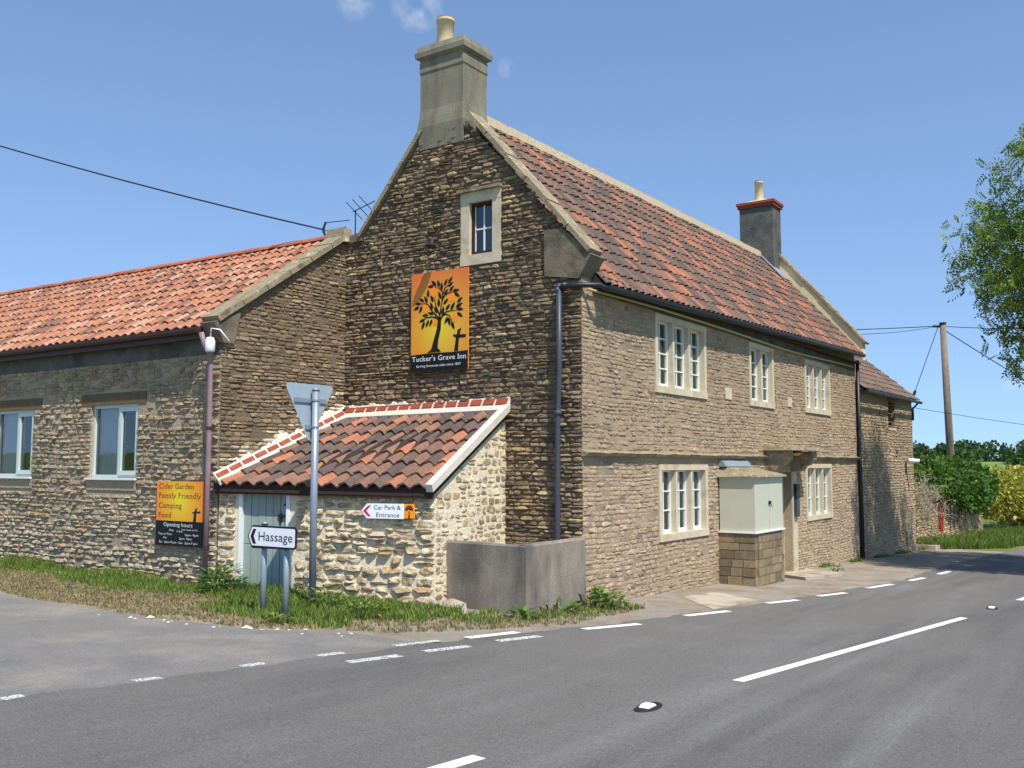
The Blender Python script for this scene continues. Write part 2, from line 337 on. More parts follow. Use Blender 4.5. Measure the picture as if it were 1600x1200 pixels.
def glass(name, tint, refl):
    m = bpy.data.materials.new(name); m.use_nodes = True; t = m.node_tree; t.nodes.clear()
    o = t.nodes.new('ShaderNodeOutputMaterial'); g = t.nodes.new('ShaderNodeBsdfGlossy'); g.inputs['Roughness'].default_value = 0.03
    g.inputs['Color'].default_value = (0.9, 0.95, 1, 1)
    tr = t.nodes.new('ShaderNodeBsdfTransparent'); tr.inputs['Color'].default_value = (*tint, 1)
    fr = t.nodes.new('ShaderNodeFresnel'); fr.inputs['IOR'].default_value = 1.5
    ad = t.nodes.new('ShaderNodeMath'); ad.operation = 'MULTIPLY_ADD'; ad.inputs[1].default_value = 1.0; ad.inputs[2].default_value = refl
    mi = t.nodes.new('ShaderNodeMixShader'); t.links.new(fr.outputs[0], ad.inputs[0]); t.links.new(ad.outputs[0], mi.inputs[0])
    t.links.new(tr.outputs[0], mi.inputs[1]); t.links.new(g.outputs[0], mi.inputs[2]); t.links.new(mi.outputs[0], o.inputs[0]); return m
M['glass'] = glass('window_glass', (0.75, 0.8, 0.8), 0.06)

def paint_mat():   # road paint that has worn through in places
    m = mat('road_paint', S(232, 232, 226), 0.7, n1=[(30, 0.08)], stain=(S(128, 128, 126), 60, 0.60, 0.68), bump=(200, 0.004)); return m
M['paint'] = paint_mat()
M['paint_worn'] = mat('worn_road_paint', S(222, 222, 216), 0.8, n1=[(30, 0.1)], stain=(S(134, 133, 130), 42, 0.44, 0.54), bump=(200, 0.004))
def print_mat(name, O, U, w, h, cu, cv, inner, outer, rad):   # a printed sunrise: yellow in the middle, orange at the rim
    m = bpy.data.materials.new(name); m.use_nodes = True; t = m.node_tree; N = t.nodes; L = t.links; p = N['Principled BSDF']; p.inputs['Roughness'].default_value = 0.45
    g = N.new('ShaderNodeNewGeometry'); c = Vector(O)+Vector(U)*w*cu+Vector((0, 0, 1))*h*cv
    d = N.new('ShaderNodeVectorMath'); d.operation = 'DISTANCE'; d.inputs[1].default_value = c; L.new(g.outputs['Position'], d.inputs[0])
    r = N.new('ShaderNodeValToRGB'); e = r.color_ramp.elements; e[0].color = A(inner); e[1].color = A(outer); e[1].position = 1.0
    k = e.new(0.45); k.color = A(lerp(inner, outer, 0.55))
    dv = N.new('ShaderNodeMath'); dv.operation = 'DIVIDE'; dv.inputs[1].default_value = rad; L.new(d.outputs['Value'], dv.inputs[0]); L.new(dv.outputs[0], r.inputs[0]); L.new(r.outputs[0], p.inputs['Base Color']); return m

# ------------------------------------------------------------------ ground, roads
def sheet(name, m, xs, ylo, yhi, ny, dz, parent=None, kind='structure'):
    b = MB(); ny += 1
    for x in xs:
        for j in range(ny):
            y = ylo(x)+(yhi(x)-ylo(x))*j/(ny-1); b.v.append((x, y, gz(x, y)+dz))
    for i in range(len(xs)-1):
        for j in range(ny-1):
            a = i*ny+j; b.f.append((a, a+ny, a+ny+1, a+1)); b.c.append(None)
    o = b.build(name, m, parent); return props(o, kind=kind)
def frange(a, b, n): return [a+(b-a)*i/n for i in range(n+1)]
GX = frange(-600, -60, 6)[:-1]+frange(-60, 90, 75)+frange(90, 900, 12)[1:]
gb = MB(); GY = frange(-600, -60, 6)[:-1]+frange(-60, 60, 60)+frange(60, 700, 8)[1:]
for x in GX:
    for y in GY: gb.v.append((x, y, gz(x, y)))
nyy = len(GY)
for i in range(len(GX)-1):
    for j in range(nyy-1): a = i*nyy+j; gb.f.append((a, a+nyy, a+nyy+1, a+1)); gb.c.append(None)
props(gb.build('ground', M['field']), kind='structure')
def smooth(pts):      # piecewise linear table with soft ends
    return lambda x: interp(pts, x)
far_edge0 = smooth([(-60, 4.0), (-12, 0.6), (-8.3, 0.05), (-4.2, -0.55), (-2.9, -0.8), (-1.5, -1.2), (0.5, -1.5), (3, -1.85), (6.7, -2.2), (9.1, -2.42), (14.7, -2.2), (30, -2.6), (60, -3.8), (120, -8)])
far_edge = lambda x: far_edge0(x)+.035*math.sin(x*5.3)+.025*math.sin(x*11.7+1)+.02*math.sin(x*23)
near_edge = smooth([(-60, -2.0), (-12, -6.1), (-3.4, -7.05), (6, -8.1), (20, -9.3), (60, -12), (120, -17)])
RX = frange(-60, -16, 22)[:-1]+frange(-16, 24, 260)+frange(24, 120, 48)[1:]
sheet('dirt_verge', M['dirt'], frange(-5.4, 24.5, 60), lambda x: far_edge(x)-0.25, lambda x: interp([(-5.4, 14), (-2.9, 14), (-2.6, 4.9), (0, 2.0), (0.2, 0.3), (24.5, 0.3)], x), 10, 0.006)
side = sheet('side_road', M['asphalt_old'], frange(-12.5, -4.2, 60), lambda x: far_edge(x)-0.1, lambda x: interp([(-12.5, 60), (-5.9, 60), (-5.2, 3.3), (-4.8, 1.35), (-4.2, 0.55)], x), 24, 0.014)
road = sheet('road', M['asphalt'], RX, near_edge, far_edge, 8, 0.022)
def mark(x0, x1, yl0, yl1, width, m=M['paint'], name='edge_marking', par=road, dz=0.0255, n=6):
    b = MB(); rr = random.Random(int(x0*100)); dy, dx = yl1-yl0, x1-x0; ln = math.hypot(dx, dy); nx, ny_ = -dy/ln, dx/ln
    for i in range(n+1):
        t = i/n
        for sgn in (-1, 1):
            x = x0+dx*t+nx*sgn*width/2*(1+rr.uniform(-.05, .05)); y = yl0+dy*t+ny_*sgn*width/2*(1+rr.uniform(-.05, .05)); b.v.append((x, y, gz(x, y)+dz))
    for i in range(n): b.f.append((2*i, 2*i+2, 2*i+3, 2*i+1)); b.c.append(None)
    return b.build(name, m, par)
for e in ((-2.06, -1.14, -1.14, -1.42), (0.09, -1.50, 1.07, -1.73), (2.52, -1.78, 3.4, -1.98), (4.3, -2.04, 5.3, -2.22), (6.6, -2.28, 7.9, -2.42), (9.1, -2.5, 10.2, -2.56), (11.6, -2.6, 12.8, -2.62)):
    mark(e[0], e[2], e[1]-0.06, e[3]-0.06, 0.13)
mark(-3.62, -2.86, -0.62, -0.78, 0.13)
for e in ((-3.55, -0.98, -2.9, -1.12), (-4.62, -0.84, -4.03, -0.96), (-5.57, -0.70, -4.96, -0.81)): mark(e[0], e[2], e[1], e[3], 0.13, M['paint_worn'], 'worn_marking', dz=0.0245)
for e in ((-4.54, -0.37, -3.95, -0.49), (-5.5, -0.24, -5.2, -0.29), (-6.35, -0.14, -6.1, -0.17), (-7.35, -0.02, -7.12, -0.05), (-8.5, 0.12, -8.2, 0.1), (-6.5, -0.55, -6.0, -0.6)): mark(e[0], e[2], e[1], e[3], 0.11, M['paint_worn'], 'worn_marking', side, 0.0172)
mark(-3.79, 3.13, -3.80, -4.55, 0.11, name='centre_line', n=16); mark(-13.5, -7.27, -2.9, -3.47, 0.11, name='centre_line', n=16); mark(6.7, 13.0, -4.85, -5.3, 0.11, name='centre_line', n=16)
mark(-3.2, 14, -6.05, -7.75, 0.04, mat('faint_edge_line', S(140, 138, 126), 0.9, n1=(30, 0.2)), 'faint_edge_line', n=20)
# cat's-eye studs let into the centre line
for (x, y, lab) in ((-5.32, -3.66, 'road stud in a black iron housing at the front of the road'), (4.85, -4.68, 'small far road stud beyond the long centre line')):
    e = empty('road_stud', (x, y, gz(x, y)+0.022), lab, 'road stud', 'studs along the centre line'); z = gz(x, y)+0.022
    b = MB(); n = 20
    b.v = [(x+0.20*math.cos(6.283*k/n), y+0.085*math.sin(6.283*k/n), z+0.001) for k in range(n)]+[(x+0.17*math.cos(6.283*k/n), y+0.07*math.sin(6.283*k/n), z+0.014) for k in range(n)]
    for k in range(n): b.f.append((k, (k+1) % n, n+(k+1) % n, n+k)); b.c.append(None)
    b.f.append(tuple(n+k for k in range(n))); b.c.append(None); b.build('housing', M['iron'], e)
    v = [(x-0.075,y-0.045,z+0.010),(x+0.075,y-0.045,z+0.010),(x+0.075,y+0.045,z+0.010),(x-0.075,y+0.045,z+0.010),(x-0.04,y-0.035,z+0.034),(x+0.04,y-0.035,z+0.034),(x+0.04,y+0.035,z+0.034),(x-0.04,y+0.035,z+0.034)]
    MB().hexa(v).build('reflector', M['stud_glass'], e)
# concrete slabs set in the dirt in front of the inn
def slab(name, pts, h, label):
    b = MB(); b.hexa([(x, y, gz(x, y)-0.05) for x, y in pts]+[(x, y, gz(x, y)+h) for x, y in pts]); return props(b.build(name, M['slab'], None), label, 'slab')
slab('concrete_slab', [(1.2, -1.50), (2.9, -1.55), (3.6, -0.55), (2.3, -0.50)], 0.014, 'pale concrete slab in the dirt near the dashed road edge')
s2 = slab('concrete_slab', [(7.3, -0.95), (9.3, -1.15), (9.6, -0.30), (7.7, -0.22)], 0.07, 'worn stone step slab in front of the inn doorway'); s2.data.materials[0] = M['slab']

# ------------------------------------------------------------------ the inn
inn = empty('stone_inn', (7.5, 2.4, gz(7.5, 0)), 'two-storey rubble stone inn with steep pantile roof and two chimneys', 'inn')
rng = random.Random(4)
GF = Frame((0, 4.85, 0), (0, -1, 0)); YG = lambda y: 4.85-y
FF = Frame((0, 0, 0), (1, 0, 0))
LEN = 15.15
APX = 2.56
g_top = [(0, 5.78), (YG(4.45), 5.80), (YG(3.07), 7.40), (YG(2.16), 7.42), (YG(0), 5.06)]
att = (YG(2.25), YG(1.45), 5.0, 6.2)
gable_ops = [att]
up_ops = [(2.45, 4.62, 3.02, 4.38), (6.89, 8.38, 3.02, 4.35), (10.6, 12.67, 3.05, 4.34)]
lo_ops = [(2.53, 4.60, 0.50, 1.80), (10.5, 12.6, 0.47, 1.82)]
door_op = (8.25, 9.45, -0.62, 1.62)
front_ops = up_ops+lo_ops+[door_op]
gable = wall_panel('gable_wall', GF, g_top, -0.8, gable_ops, M['gable_mortar'], inn)
front = wall_panel('front_wall', FF, [(0, 4.62), (LEN, 4.92)], -1.4, front_ops, M['front_mortar'], inn)
MB().box((LEN-0.02, 0.05, -1.4), (LEN+0.2, 4.8, 5.2)).box((0.3, 4.7, -1), (LEN, 4.85, 5.5)).build('rear_wall', M['gable_mortar'], inn)
b = MB(); b.add([(LEN+.2, 0.05, 4.9), (LEN+.2, 4.8, 5.2), (LEN+.2, APX, 8.1), (LEN-.02, 0.05, 4.9), (LEN-.02, 4.8, 5.2), (LEN-.02, APX, 8.1)], [(0, 1, 2), (5, 4, 3), (0, 2, 5, 3), (1, 4, 5, 2)]); b.build('far_gable', M['cream_render'], inn)
def pal_gable(u, z, r):
    y = 4.85-u; k = 0.5+0.5*math.sin(u*1.3+z*0.9)*math.cos(z*1.7-u*0.4)
    c = lerp(S(128, 108, 85), S(168, 145, 114), r.random()**1.3)
    if r.random() < 0.10: c = S(182, 160, 122)
    if r.random() < 0.14: c = S(102, 92, 80)
    d = 0.82+0.28*k
    if y < 1.2 and z > 3: d *= 0.85
    return tuple(v*d for v in c)
def pal_front(u, z, r):
    k = 0.5+0.5*math.sin(u*0.8+z*1.1)*math.cos(z*0.7-u*1.1)
    c = lerp(S(164, 141, 114), S(190, 166, 136), r.random())
    if z < 1.9: c = lerp(c, S(206, 184, 150), 0.5)
    if r.random() < 0.1: c = S(140, 122, 104)
    k2 = .5+.5*math.sin(u*.43+1.9)*math.cos(z*1.5+u*.21)
    return tuple(v*(0.74+0.2*k+.2*k2) for v in c)
gs = make_stones(GF, g_top, -0.5, gable_ops, rng, (0.045, 0.09), (0.10, 0.30), (0.010, 0.045), 0.006, pal_gable, rag=0.26)
fs_ = make_stones(FF, [(0.0, 4.35), (LEN, 4.5)], -0.9, front_ops+[(0, LEN, 1.88, 2.0)], rng, (0.05, 0.095), (0.10, 0.30), (0.003, 0.016), 0.006, pal_front, skip=0.12, rag=0.26)
place_pieces([(gable, gs, M['stone_gable']), (front, fs_, M['stone_front'])], 'stone', 'smaller_stones', M['stone'], inn)
# quoin-like rougher corner is left to the stones themselves; dark strip under the front eaves, its colour standing in for eaves shade
MB().fbox(FF, 0.32, LEN-0.02, 4.40, 4.66, -0.02, 0.022).build('eaves_shade_band', M['dark_render'], inn)

# string course
b = MB(); n = 40; r5 = random.Random(5)
def course(b, u0, u1, z, n, dep=0.11, th=0.085):
    pts = []
    for i in range(n+1):
        u = u0+(u1-u0)*i/n; zz = z+r5.uniform(-.008, .008); d = dep+r5.uniform(-.012, .012)
        pts.append([FF(u, zz-th/2, -0.01), FF(u, zz-th/2+0.02, d*0.75), FF(u, zz+th*0.25, d), FF(u, zz+th/2+0.02, -0.01)])
    for i in range(n):
        for k in range(3): b.add([pts[i][k], pts[i+1][k], pts[i+1][k+1], pts[i][k+1]], [(0, 1, 2, 3)])
    for e, o in ((pts[0], (3, 2, 1, 0)), (pts[-1], (0, 1, 2, 3))): b.add(e, [o])
course(b, -0.02, 7.9, 1.95, 40); b.build('string_course', M['coping'], inn, True)
b = MB(); course(b, 9.75, LEN+0.1, 1.97, 24); b.build('string_course', M['coping'], inn, True)

# mullioned windows
def mullion_window(F, u0, u1, z0, z1, nl, cols, rows, par, rg, frame=M['dressed'], jw=0.10, sill=0.12, head=0.10, mw=0.08, curtain=True):
    b = MB(); f0, f1 = -0.17, 0.025
    b.fbox(F, u0, u0+jw, z0+sill, z1-head, f0, f1); b.fbox(F, u1-jw, u1, z0+sill, z1-head, f0, f1)
    b.fbox(F, u0-0.004, u1+0.004, z0, z0+sill-0.001, f0, f1+0.012); b.fbox(F, u0-0.003, u1+0.003, z1-head+0.001, z1, f0, f1+0.004)
    win = b.build('window', frame, par); lw = (u1-u0-2*jw-(nl-1)*mw)/nl
    zz0, zz1 = z0+sill, z1-head
    for k in range(nl):
        a = u0+jw+k*(lw+mw); c = a+lw
        if k < nl-1: MB().fbox(F, c, c+mw, zz0, zz1, -0.16, 0.012).build('mullion', frame, win)
        cf = MB(); t = 0.034
        for q in ((a+.002, a+t, zz0, zz1), (c-t, c-.002, zz0, zz1), (a+t, c-t, zz0+.001, zz0+0.06), (a+t, c-t, zz1-t, zz1-.001)): cf.fbox(F, q[0], q[1], q[2], q[3], -0.135, -0.085)
        ia, ic, iz0, iz1 = a+t, c-t, zz0+0.06, zz1-t
        for i in range(1, cols): u = ia+(ic-ia)*i/cols; cf.fbox(F, u-.011, u+.011, iz0, iz1, -0.125, -0.092)
        for j in range(1, rows): z = iz0+(iz1-iz0)*j/rows; cf.fbox(F, ia, ic, z-.011, z+.011, -0.126, -0.090)
        cf.build('casement', M['casement'], win)
        for i in range(cols):
            for j in range(rows):
                p0, p1 = ia+(ic-ia)*i/cols+.009, ia+(ic-ia)*(i+1)/cols-.009; q0, q1 = iz0+(iz1-iz0)*j/rows+.009, iz0+(iz1-iz0)*(j+1)/rows-.009
                tl = rg.uniform(-.004, .004); pb = MB(); pb.add([F(p0, q0, -.113), F(p1, q0, -.113+tl), F(p1, q1, -.113), F(p0, q1, -.113-tl)], [(0, 1, 2, 3)]); pb.build('pane', M['glass'], win)
    rm = MB(); d = -1.4      # the room behind
    rm.add([F(u0, z0, -.19), F(u1, z0, -.19), F(u1, z1, -.19), F(u0, z1, -.19), F(u0-.5, z0-.3, d), F(u1+.5, z0-.3, d), F(u1+.5, z1+.3, d), F(u0-.5, z1+.3, d)], [(4, 5, 6, 7), (0, 1, 5, 4), (1, 2, 6, 5), (2, 3, 7, 6), (3, 0, 4, 7)])
    rm.build('room', M['room'], win)
    if curtain:
        for k in range(nl):
            a = u0+jw+k*(lw+mw); c0, c1 = a+lw*rg.uniform(0.42, 0.55), a+lw+0.02; cb = MB(); n = 14
            for i in range(n+1):
                u = c0+(c1-c0)*i/n; dd = -0.24+0.025*math.sin(i*1.7)
                cb.v += [tuple(F(u, zz0-.02, dd)), tuple(F(u, zz1+.02, dd))]
            for i in range(n): cb.f.append((2*i, 2*i+2, 2*i+3, 2*i+1)); cb.c.append(None)
            cb.build('curtain', M['curtain'], win)
    return win
rw = random.Random(8)
mullion_window(FF, *up_ops[0], 3, 2, 4, inn, rw); mullion_window(FF, *up_ops[1], 2, 2, 4, inn, rw); mullion_window(FF, *up_ops[2], 3, 2, 4, inn, rw)
mullion_window(FF, *lo_ops[0], 3, 2, 3, inn, rw, jw=0.11); mullion_window(FF, *lo_ops[1], 3, 2, 3, inn, rw, jw=0.11)
# attic window in the gable: stone surround, dark timber frame
a0, a1, b0, b1 = att; b = MB()
b.fbox(GF, a0, a0+.17, b0+.17, b1-.17, -.16, .03); b.fbox(GF, a1-.17, a1, b0+.17, b1-.17, -.16, .03); b.fbox(GF, a0-.003, a1+.003, b0, b0+.169, -.16, .04); b.fbox(GF, a0-.003, a1+.003, b1-.169, b1, -.16, .034)
aw = b.build('window', M['dressed'], inn)
MB().fbox(GF, a0-0.04, a1+0.02, b1+.004, b1+.05, -.02, .10).build('drip_stone', M['coping'], aw)
b = MB(); i0, i1, j0, j1 = a0+.17, a1-.17, b0+.17, b1-.17
for q in ((i0, i0+.05, j0, j1), (i1-.05, i1, j0, j1), (i0+.05, i1-.05, j0, j0+.06), (i0+.05, i1-.05, j1-.05, j1)): b.fbox(GF, *q, -.12, -.04)
b.build('timber_frame', M['dark_wood'], aw)
um, jm = (i0+i1)/2, (j0+j1)/2; b = MB(); b.fbox(GF, um-.012, um+.012, j0+.06, j1-.05, -.10, -.07); b.fbox(GF, i0+.05, i1-.05, jm-.012, jm+.012, -.101, -.069)
for q in ((i0+.05, i0+.065, j0+.06, j1-.05), (i1-.065, i1-.05, j0+.06, j1-.05)): b.fbox(GF, *q, -.10, -.07)
b.build('casement', M['casement'], aw)
for (p0, p1) in ((i0+.066, um-.013), (um+.013, i1-.066)):
    for (q0, q1) in ((j0+.062, jm-.013), (jm+.013, j1-.052)):
        MB().add([GF(p0, q0, -.085), GF(p1, q0, -.085), GF(p1, q1, -.085), GF(p0, q1, -.085)], [(0, 1, 2, 3)]).build('pane', M['glass'], aw)
MB().add([GF(i0, j0, -.16), GF(i1, j0, -.16), GF(i1, j1, -.16), GF(i0, j1, -.16), GF(i0-.3, j0-.2, -1), GF(i1+.3, j0-.2, -1), GF(i1+.3, j1+.2, -1), GF(i0-.3, j1+.2, -1)], [(4, 5, 6, 7), (0, 1, 5, 4), (1, 2, 6, 5), (2, 3, 7, 6), (3, 0, 4, 7)]).build('room', M['room'], aw)
# two small blocked plaques between the upper windows
for (u0, u1, z0, z1) in ((5.55, 5.87, 3.08, 3.31), (9.3, 9.56, 3.12, 3.33)): MB().fbox(FF, u0, u1, z0, z1, -.02, .026).build('wall_plaque', M['dressed'], inn)

# roof of the inn
EL, ER, RL, RR_ = (0.30, -0.24, 4.50), (LEN-.02, -0.24, 4.88), (LEN-.02, APX, 7.98), (0.30, APX, 7.82)
P = bilin(EL, ER, RL, RR_); nrm = ((Vector(ER)-Vector(EL)).cross(Vector(RR_)-Vector(EL))).normalized()
b = MB(); rr_l, rr_r = (0.30, 5.0, 5.2), (LEN-.02, 5.0, 5.3)
b.add([Vector(EL)-nrm*.03, Vector(ER)-nrm*.03, Vector(RL)-nrm*.03, Vector(RR_)-nrm*.03, rr_l, rr_r], [(0, 1, 2, 3), (3, 2, 5, 4), (0, 3, 4), (1, 5, 2)])
roof = b.build('roof', M['underlay'], inn)
def pal_main(s, t, r):
    q = r.random()+0.12*math.sin(s*40+t*9)
    if q < 0.50: c = lerp(S(84, 73, 66), S(106, 88, 77), r.random())
    elif q < 0.85: c = lerp(S(112, 87, 73), S(132, 97, 79), r.random())
    else: c = lerp(S(146, 97, 74), S(162, 104, 78), r.random())
    return c
tl = tile_roof(P, nrm, 66, 13, random.Random(11), pal_main)
place_pieces([(roof, tl)], 'roof_tile', 'smaller_roof_tiles', M['tile'], inn, smooth=False)
# ridge: bedded mortar strip and half-round ridge tiles
r6 = random.Random(6)
b = MB(); n = 50
for i in range(n+1):
    p = P(i/n, 1); dz = r6.uniform(-.012, .012); b.v += [tuple(p+Vector((0, -.17, -.13+dz))), tuple(p+Vector((0, -.13, .045+dz))), tuple(p+Vector((0, .13, .045))), tuple(p+Vector((0, .2, -.17)))]
for i in range(n):
    for k in range(3): b.f.append((4*i+k, 4*i+4+k, 4*i+5+k, 4*i+1+k)); b.c.append(None)
b.build('ridge_mortar', M['ridge_mortar'], inn)
def half_round(p, q, rad, th=0.02, n=8):
    p, q = Vector(p), Vector(q); t = (q-p).normalized(); s = t.cross(Vector((0, 0, 1))).normalized(); u = s.cross(t); v = []
    for c in (p, q):
        for rr in (rad, rad-th):
            for k in range(n+1): a = math.pi*k/n; v.append(c+s*math.cos(a)*rr+u*math.sin(a)*rr*0.8)
    m = n+1; f = []
    for k in range(n): f += [(k, k+1, 2*m+k+1, 2*m+k), (m+k, 3*m+k, 3*m+k+1, m+k+1), (k, m+k, m+k+1, k+1), (2*m+k, 2*m+k+1, 3*m+k+1, 3*m+k)]
    return v, f
nr = 34
for i in range(nr):
    p, q = P((i+.02)/nr, 1), P((i+.98)/nr, 1); v, f = half_round(p+Vector((0, 0, .0+r6.uniform(-.006, .006))), q, 0.13)
    MB().add(v, f, lerp(S(150, 88, 62), S(196, 130, 90), r6.random())).build('ridge_tile', M['tile'], roof)
# gable coping: stones up both verges with kneelers at the foot
def coping_run(name, a, b_, n, x0, x1, th, par, rgm, m=M['coping']):
    a, b_ = Vector(a), Vector(b_)
    for i in range(n):
        p, q = a.lerp(b_, (i+.015)/n), a.lerp(b_, (i+.985)/n); t = (q-p).normalized(); up = Vector((1, 0, 0)).cross(t); up = up if up.z > 0 else -up
        j = rgm.uniform(-.012, .012); up_ = up*(th+j)
        v = [p+Vector((x0+j, 0, 0)), p+Vector((x1, 0, 0)), q+Vector((x1, 0, 0)), q+Vector((x0+j, 0, 0))]
        MB().hexa(v+[w_+up_ for w_ in v]).build(name, m, par)
r7 = random.Random(7)
coping_run('coping_stone', (0, -0.16, 4.93), (0, 2.12, 7.52), 6, -0.085, 0.30, 0.075, inn, r7)
coping_run('coping_stone', (0, 4.45, 5.78), (0, 3.05, 7.42), 4, -0.085, 0.30, 0.075, inn, r7)
b = MB(); b.add([(-.06, .62, 4.66), (-.06, .02, 4.56), (-.06, -.20, 4.90), (-.06, -.14, 4.97), (-.06, .30, 5.36), (-.06, .62, 5.36)]+[(.36, .62, 4.66), (.36, .02, 4.56), (.36, -.20, 4.90), (.36, -.14, 4.97), (.36, .30, 5.36), (.36, .62, 5.36)],
      [(5, 4, 3, 2, 1, 0), (6, 7, 8, 9, 10, 11)]+[(i, (i+1) % 6, 6+(i+1) % 6, 6+i) for i in range(6)]); b.build('kneeler', M['kneeler'], inn)
b = MB(); b.hexa([(-.07, 4.42, 5.72), (.35, 4.42, 5.72), (.35, 4.98, 5.70), (-.07, 4.98, 5.70), (-.07, 4.42, 5.88), (.35, 4.42, 5.88), (.35, 4.98, 5.80), (-.07, 4.98, 5.80)]); b.build('kneeler', M['kneeler'], inn)
# far gable parapet
for (y0, z0, y1, z1, n) in ((-0.30, 5.16, APX, 8.50, 7), (5.0, 5.64, APX, 8.50, 5)):
    coping_run('coping_stone', (LEN+.02, y0, z0), (LEN+.02, y1, z1), n, -0.06, 0.36, 0.07, inn, r7)
b = MB(); b.add([(LEN, -.24, 4.72), (LEN, -.24, 5.22), (LEN, APX, 8.49), (LEN, APX, 7.9), (LEN+.3, -.24, 4.72), (LEN+.3, -.24, 5.22), (LEN+.3, APX, 8.49), (LEN+.3, APX, 7.9)], [(0, 1, 2, 3), (4, 7, 6, 5), (0, 4, 5, 1), (1, 5, 6, 2), (0, 3, 7, 4)]); b.build('parapet', M['cream_render'], inn)

# near chimney
def ring_stack(rings, m, par, name):     # rings of rectangles (x0,x1,y0,y1,z)
    b = MB()
    for x0, x1, y0, y1, z in rings: b.v += [(x0, y0, z), (x1, y0, z), (x1, y1, z), (x0, y1, z)]
    for i in range(len(rings)-1):
        for k in range(4): b.f.append((4*i+k, 4*i+(k+1) % 4, 4*i+4+(k+1) % 4, 4*i+4+k)); b.c.append(None)
    e = 4*(len(rings)-1); b.f += [(e, e+1, e+2, e+3), (3, 2, 1, 0)]; b.c += [None, None]
    return b.build(name, m, par)
cx0, cx1, cy0, cy1 = -0.03, 0.64, 2.22, 3.13
ch = ring_stack([(cx0, cx1, cy0, cy1, 7.1), (cx0-.03, cx1+.05, cy0-.03, cy1+.04, 7.48), (cx0-.02, cx1+.02, cy0-.01, cy1+.01, 7.62), (cx0, cx1, cy0, cy1, 7.78), (cx0, cx1, cy0, cy1, 8.42), (cx0-.015, cx1+.015, cy0-.015, cy1+.015, 8.45), (cx0-.01, cx1+.01, cy0-.01, cy1+.01, 8.62), (cx0, cx1, cy0, cy1, 8.66), (cx0, cx1, cy0, cy1, 8.72)], M['chimney_render'], inn, 'chimney')
ring_stack([(cx0-.01, cx1+.01, cy0-.01, cy1+.01, 8.66), (cx0-.07, cx1+.07, cy0-.07, cy1+.07, 8.70), (cx0-.075, cx1+.075, cy0-.075, cy1+.075, 8.79), (cx0-.055, cx1+.055, cy0-.055, cy1+.055, 8.81), (cx0-.03, cx1+.03, cy0-.03, cy1+.03, 8.90), (cx0+.1, cx1-.1, cy0+.1, cy1-.1, 8.95)], M['chimney_render'], ch, 'chimney_cap')
def pot(x, y, z, r0, r1, h, par):
    b = MB(); b.tube([(x, y, z), (x, y, z+h*.86), (x, y, z+h*.87), (x, y, z+h*.93), (x, y, z+h)], [r0, r1, r1*1.12, r1*1.12, r1*1.06], 20, None, False)
    b.tube([(x, y, z+h), (x, y, z+h*.6)], [r1*.9, r1*.85], 20, None, True)
    n = 20
    for k in range(n): b.f.append((4*n+k, 4*n+(k+1) % n, 5*n+(k+1) % n, 5*n+k)); b.c.append(None)
    return b.build('chimney_pot', M['pot'], par, True)
pot(0.27, 2.83, 8.90, 0.16, 0.145, 0.56, ch)
b = MB(); b.add([P(0.0, .86)+nrm*.06, P(.03, .86)+nrm*.06, P(.03, .99)+nrm*.06, P(.0, .99)+nrm*.06]+[P(.0, .86)+nrm*.045, P(.03, .86)+nrm*.045, P(.03, .99)+nrm*.045, P(.0, .99)+nrm*.045], [(0, 1, 2, 3), (4, 7, 6, 5), (0, 4, 5, 1), (1, 5, 6, 2), (2, 6, 7, 3), (3, 7, 4, 0)]); b.build('lead_flashing', M['lead'], ch)
# far chimney
fx0, fx1, fy0, fy1 = 14.62, 15.32, 2.05, 3.05
fc = ring_stack([(fx0, fx1, fy0, fy1, 7.3), (fx0, fx1, fy0, fy1, 9.36)], M['dark_render'], inn, 'chimney')
for i in range(2):
    k = 0.05+0.03*i; z = 9.36+0.085*i
    ring_stack([(fx0-k, fx1+k, fy0-k, fy1+k, z), (fx0-k, fx1+k, fy0-k, fy1+k, z+.08)], M['red_brick'], fc, 'brick_course')
ring_stack([(fx0-.02, fx1+.02, fy0-.02, fy1+.02, 9.53), (fx0+.2, fx1-.2, fy0+.3, fy1-.3, 9.62)], M['cement'], fc, 'flaunching')
pot((fx0+fx1)/2-.05, 2.55, 9.56, 0.135, 0.12, 0.66, fc)
b = MB(); b.add([P(.955, .72)+nrm*.07, P(.998, .72)+nrm*.07, P(.998, .93)+nrm*.09, P(.955, .97)+nrm*.07, P(.955, .72)+nrm*.05, P(.998, .72)+nrm*.05, P(.998, .93)+nrm*.06, P(.955, .97)+nrm*.05], [(0, 1, 2, 3), (4, 7, 6, 5), (0, 4, 5, 1), (1, 5, 6, 2), (2, 6, 7, 3), (3, 7, 4, 0)]); b.build('lead_flashing', M['lead'], fc)

# gutter, conduit, downpipes
b = MB(); n = 24
ring = [(-.055, .05), (-.05, .0), (-.02, -.035), (.02, -.035), (.05, 0), (.055, .05)]
for i in range(n+1):
    p = P(i/n, 0)+Vector((0, -.035, -.07)); p.z -= 0.0
    for (dy, dz) in ring: b.v.append((p.x, p.y+dy, p.z+dz))
for i in range(n):
    for k in range(5): b.f.append((6*i+k, 6*i+6+k, 6*i+7+k, 6*i+1+k)); b.c.append(None)
b.f.append((0, 1, 2, 3, 4, 5)); b.c.append(None); b.build('gutter', M['black_plastic'], inn, False)
MB().fbox(FF, 0.32, LEN-.05, 4.60, 4.63, 0, .2).build('soffit', M['dark_wood'], inn)
MB().tube([(0.30, -.28, 4.42), (.12, -.24, 4.46), (-.08, .05, 4.46), (-.12, .30, 4.44)], .04, 10).build('gutter_arm', M['black_plastic'], inn, True)
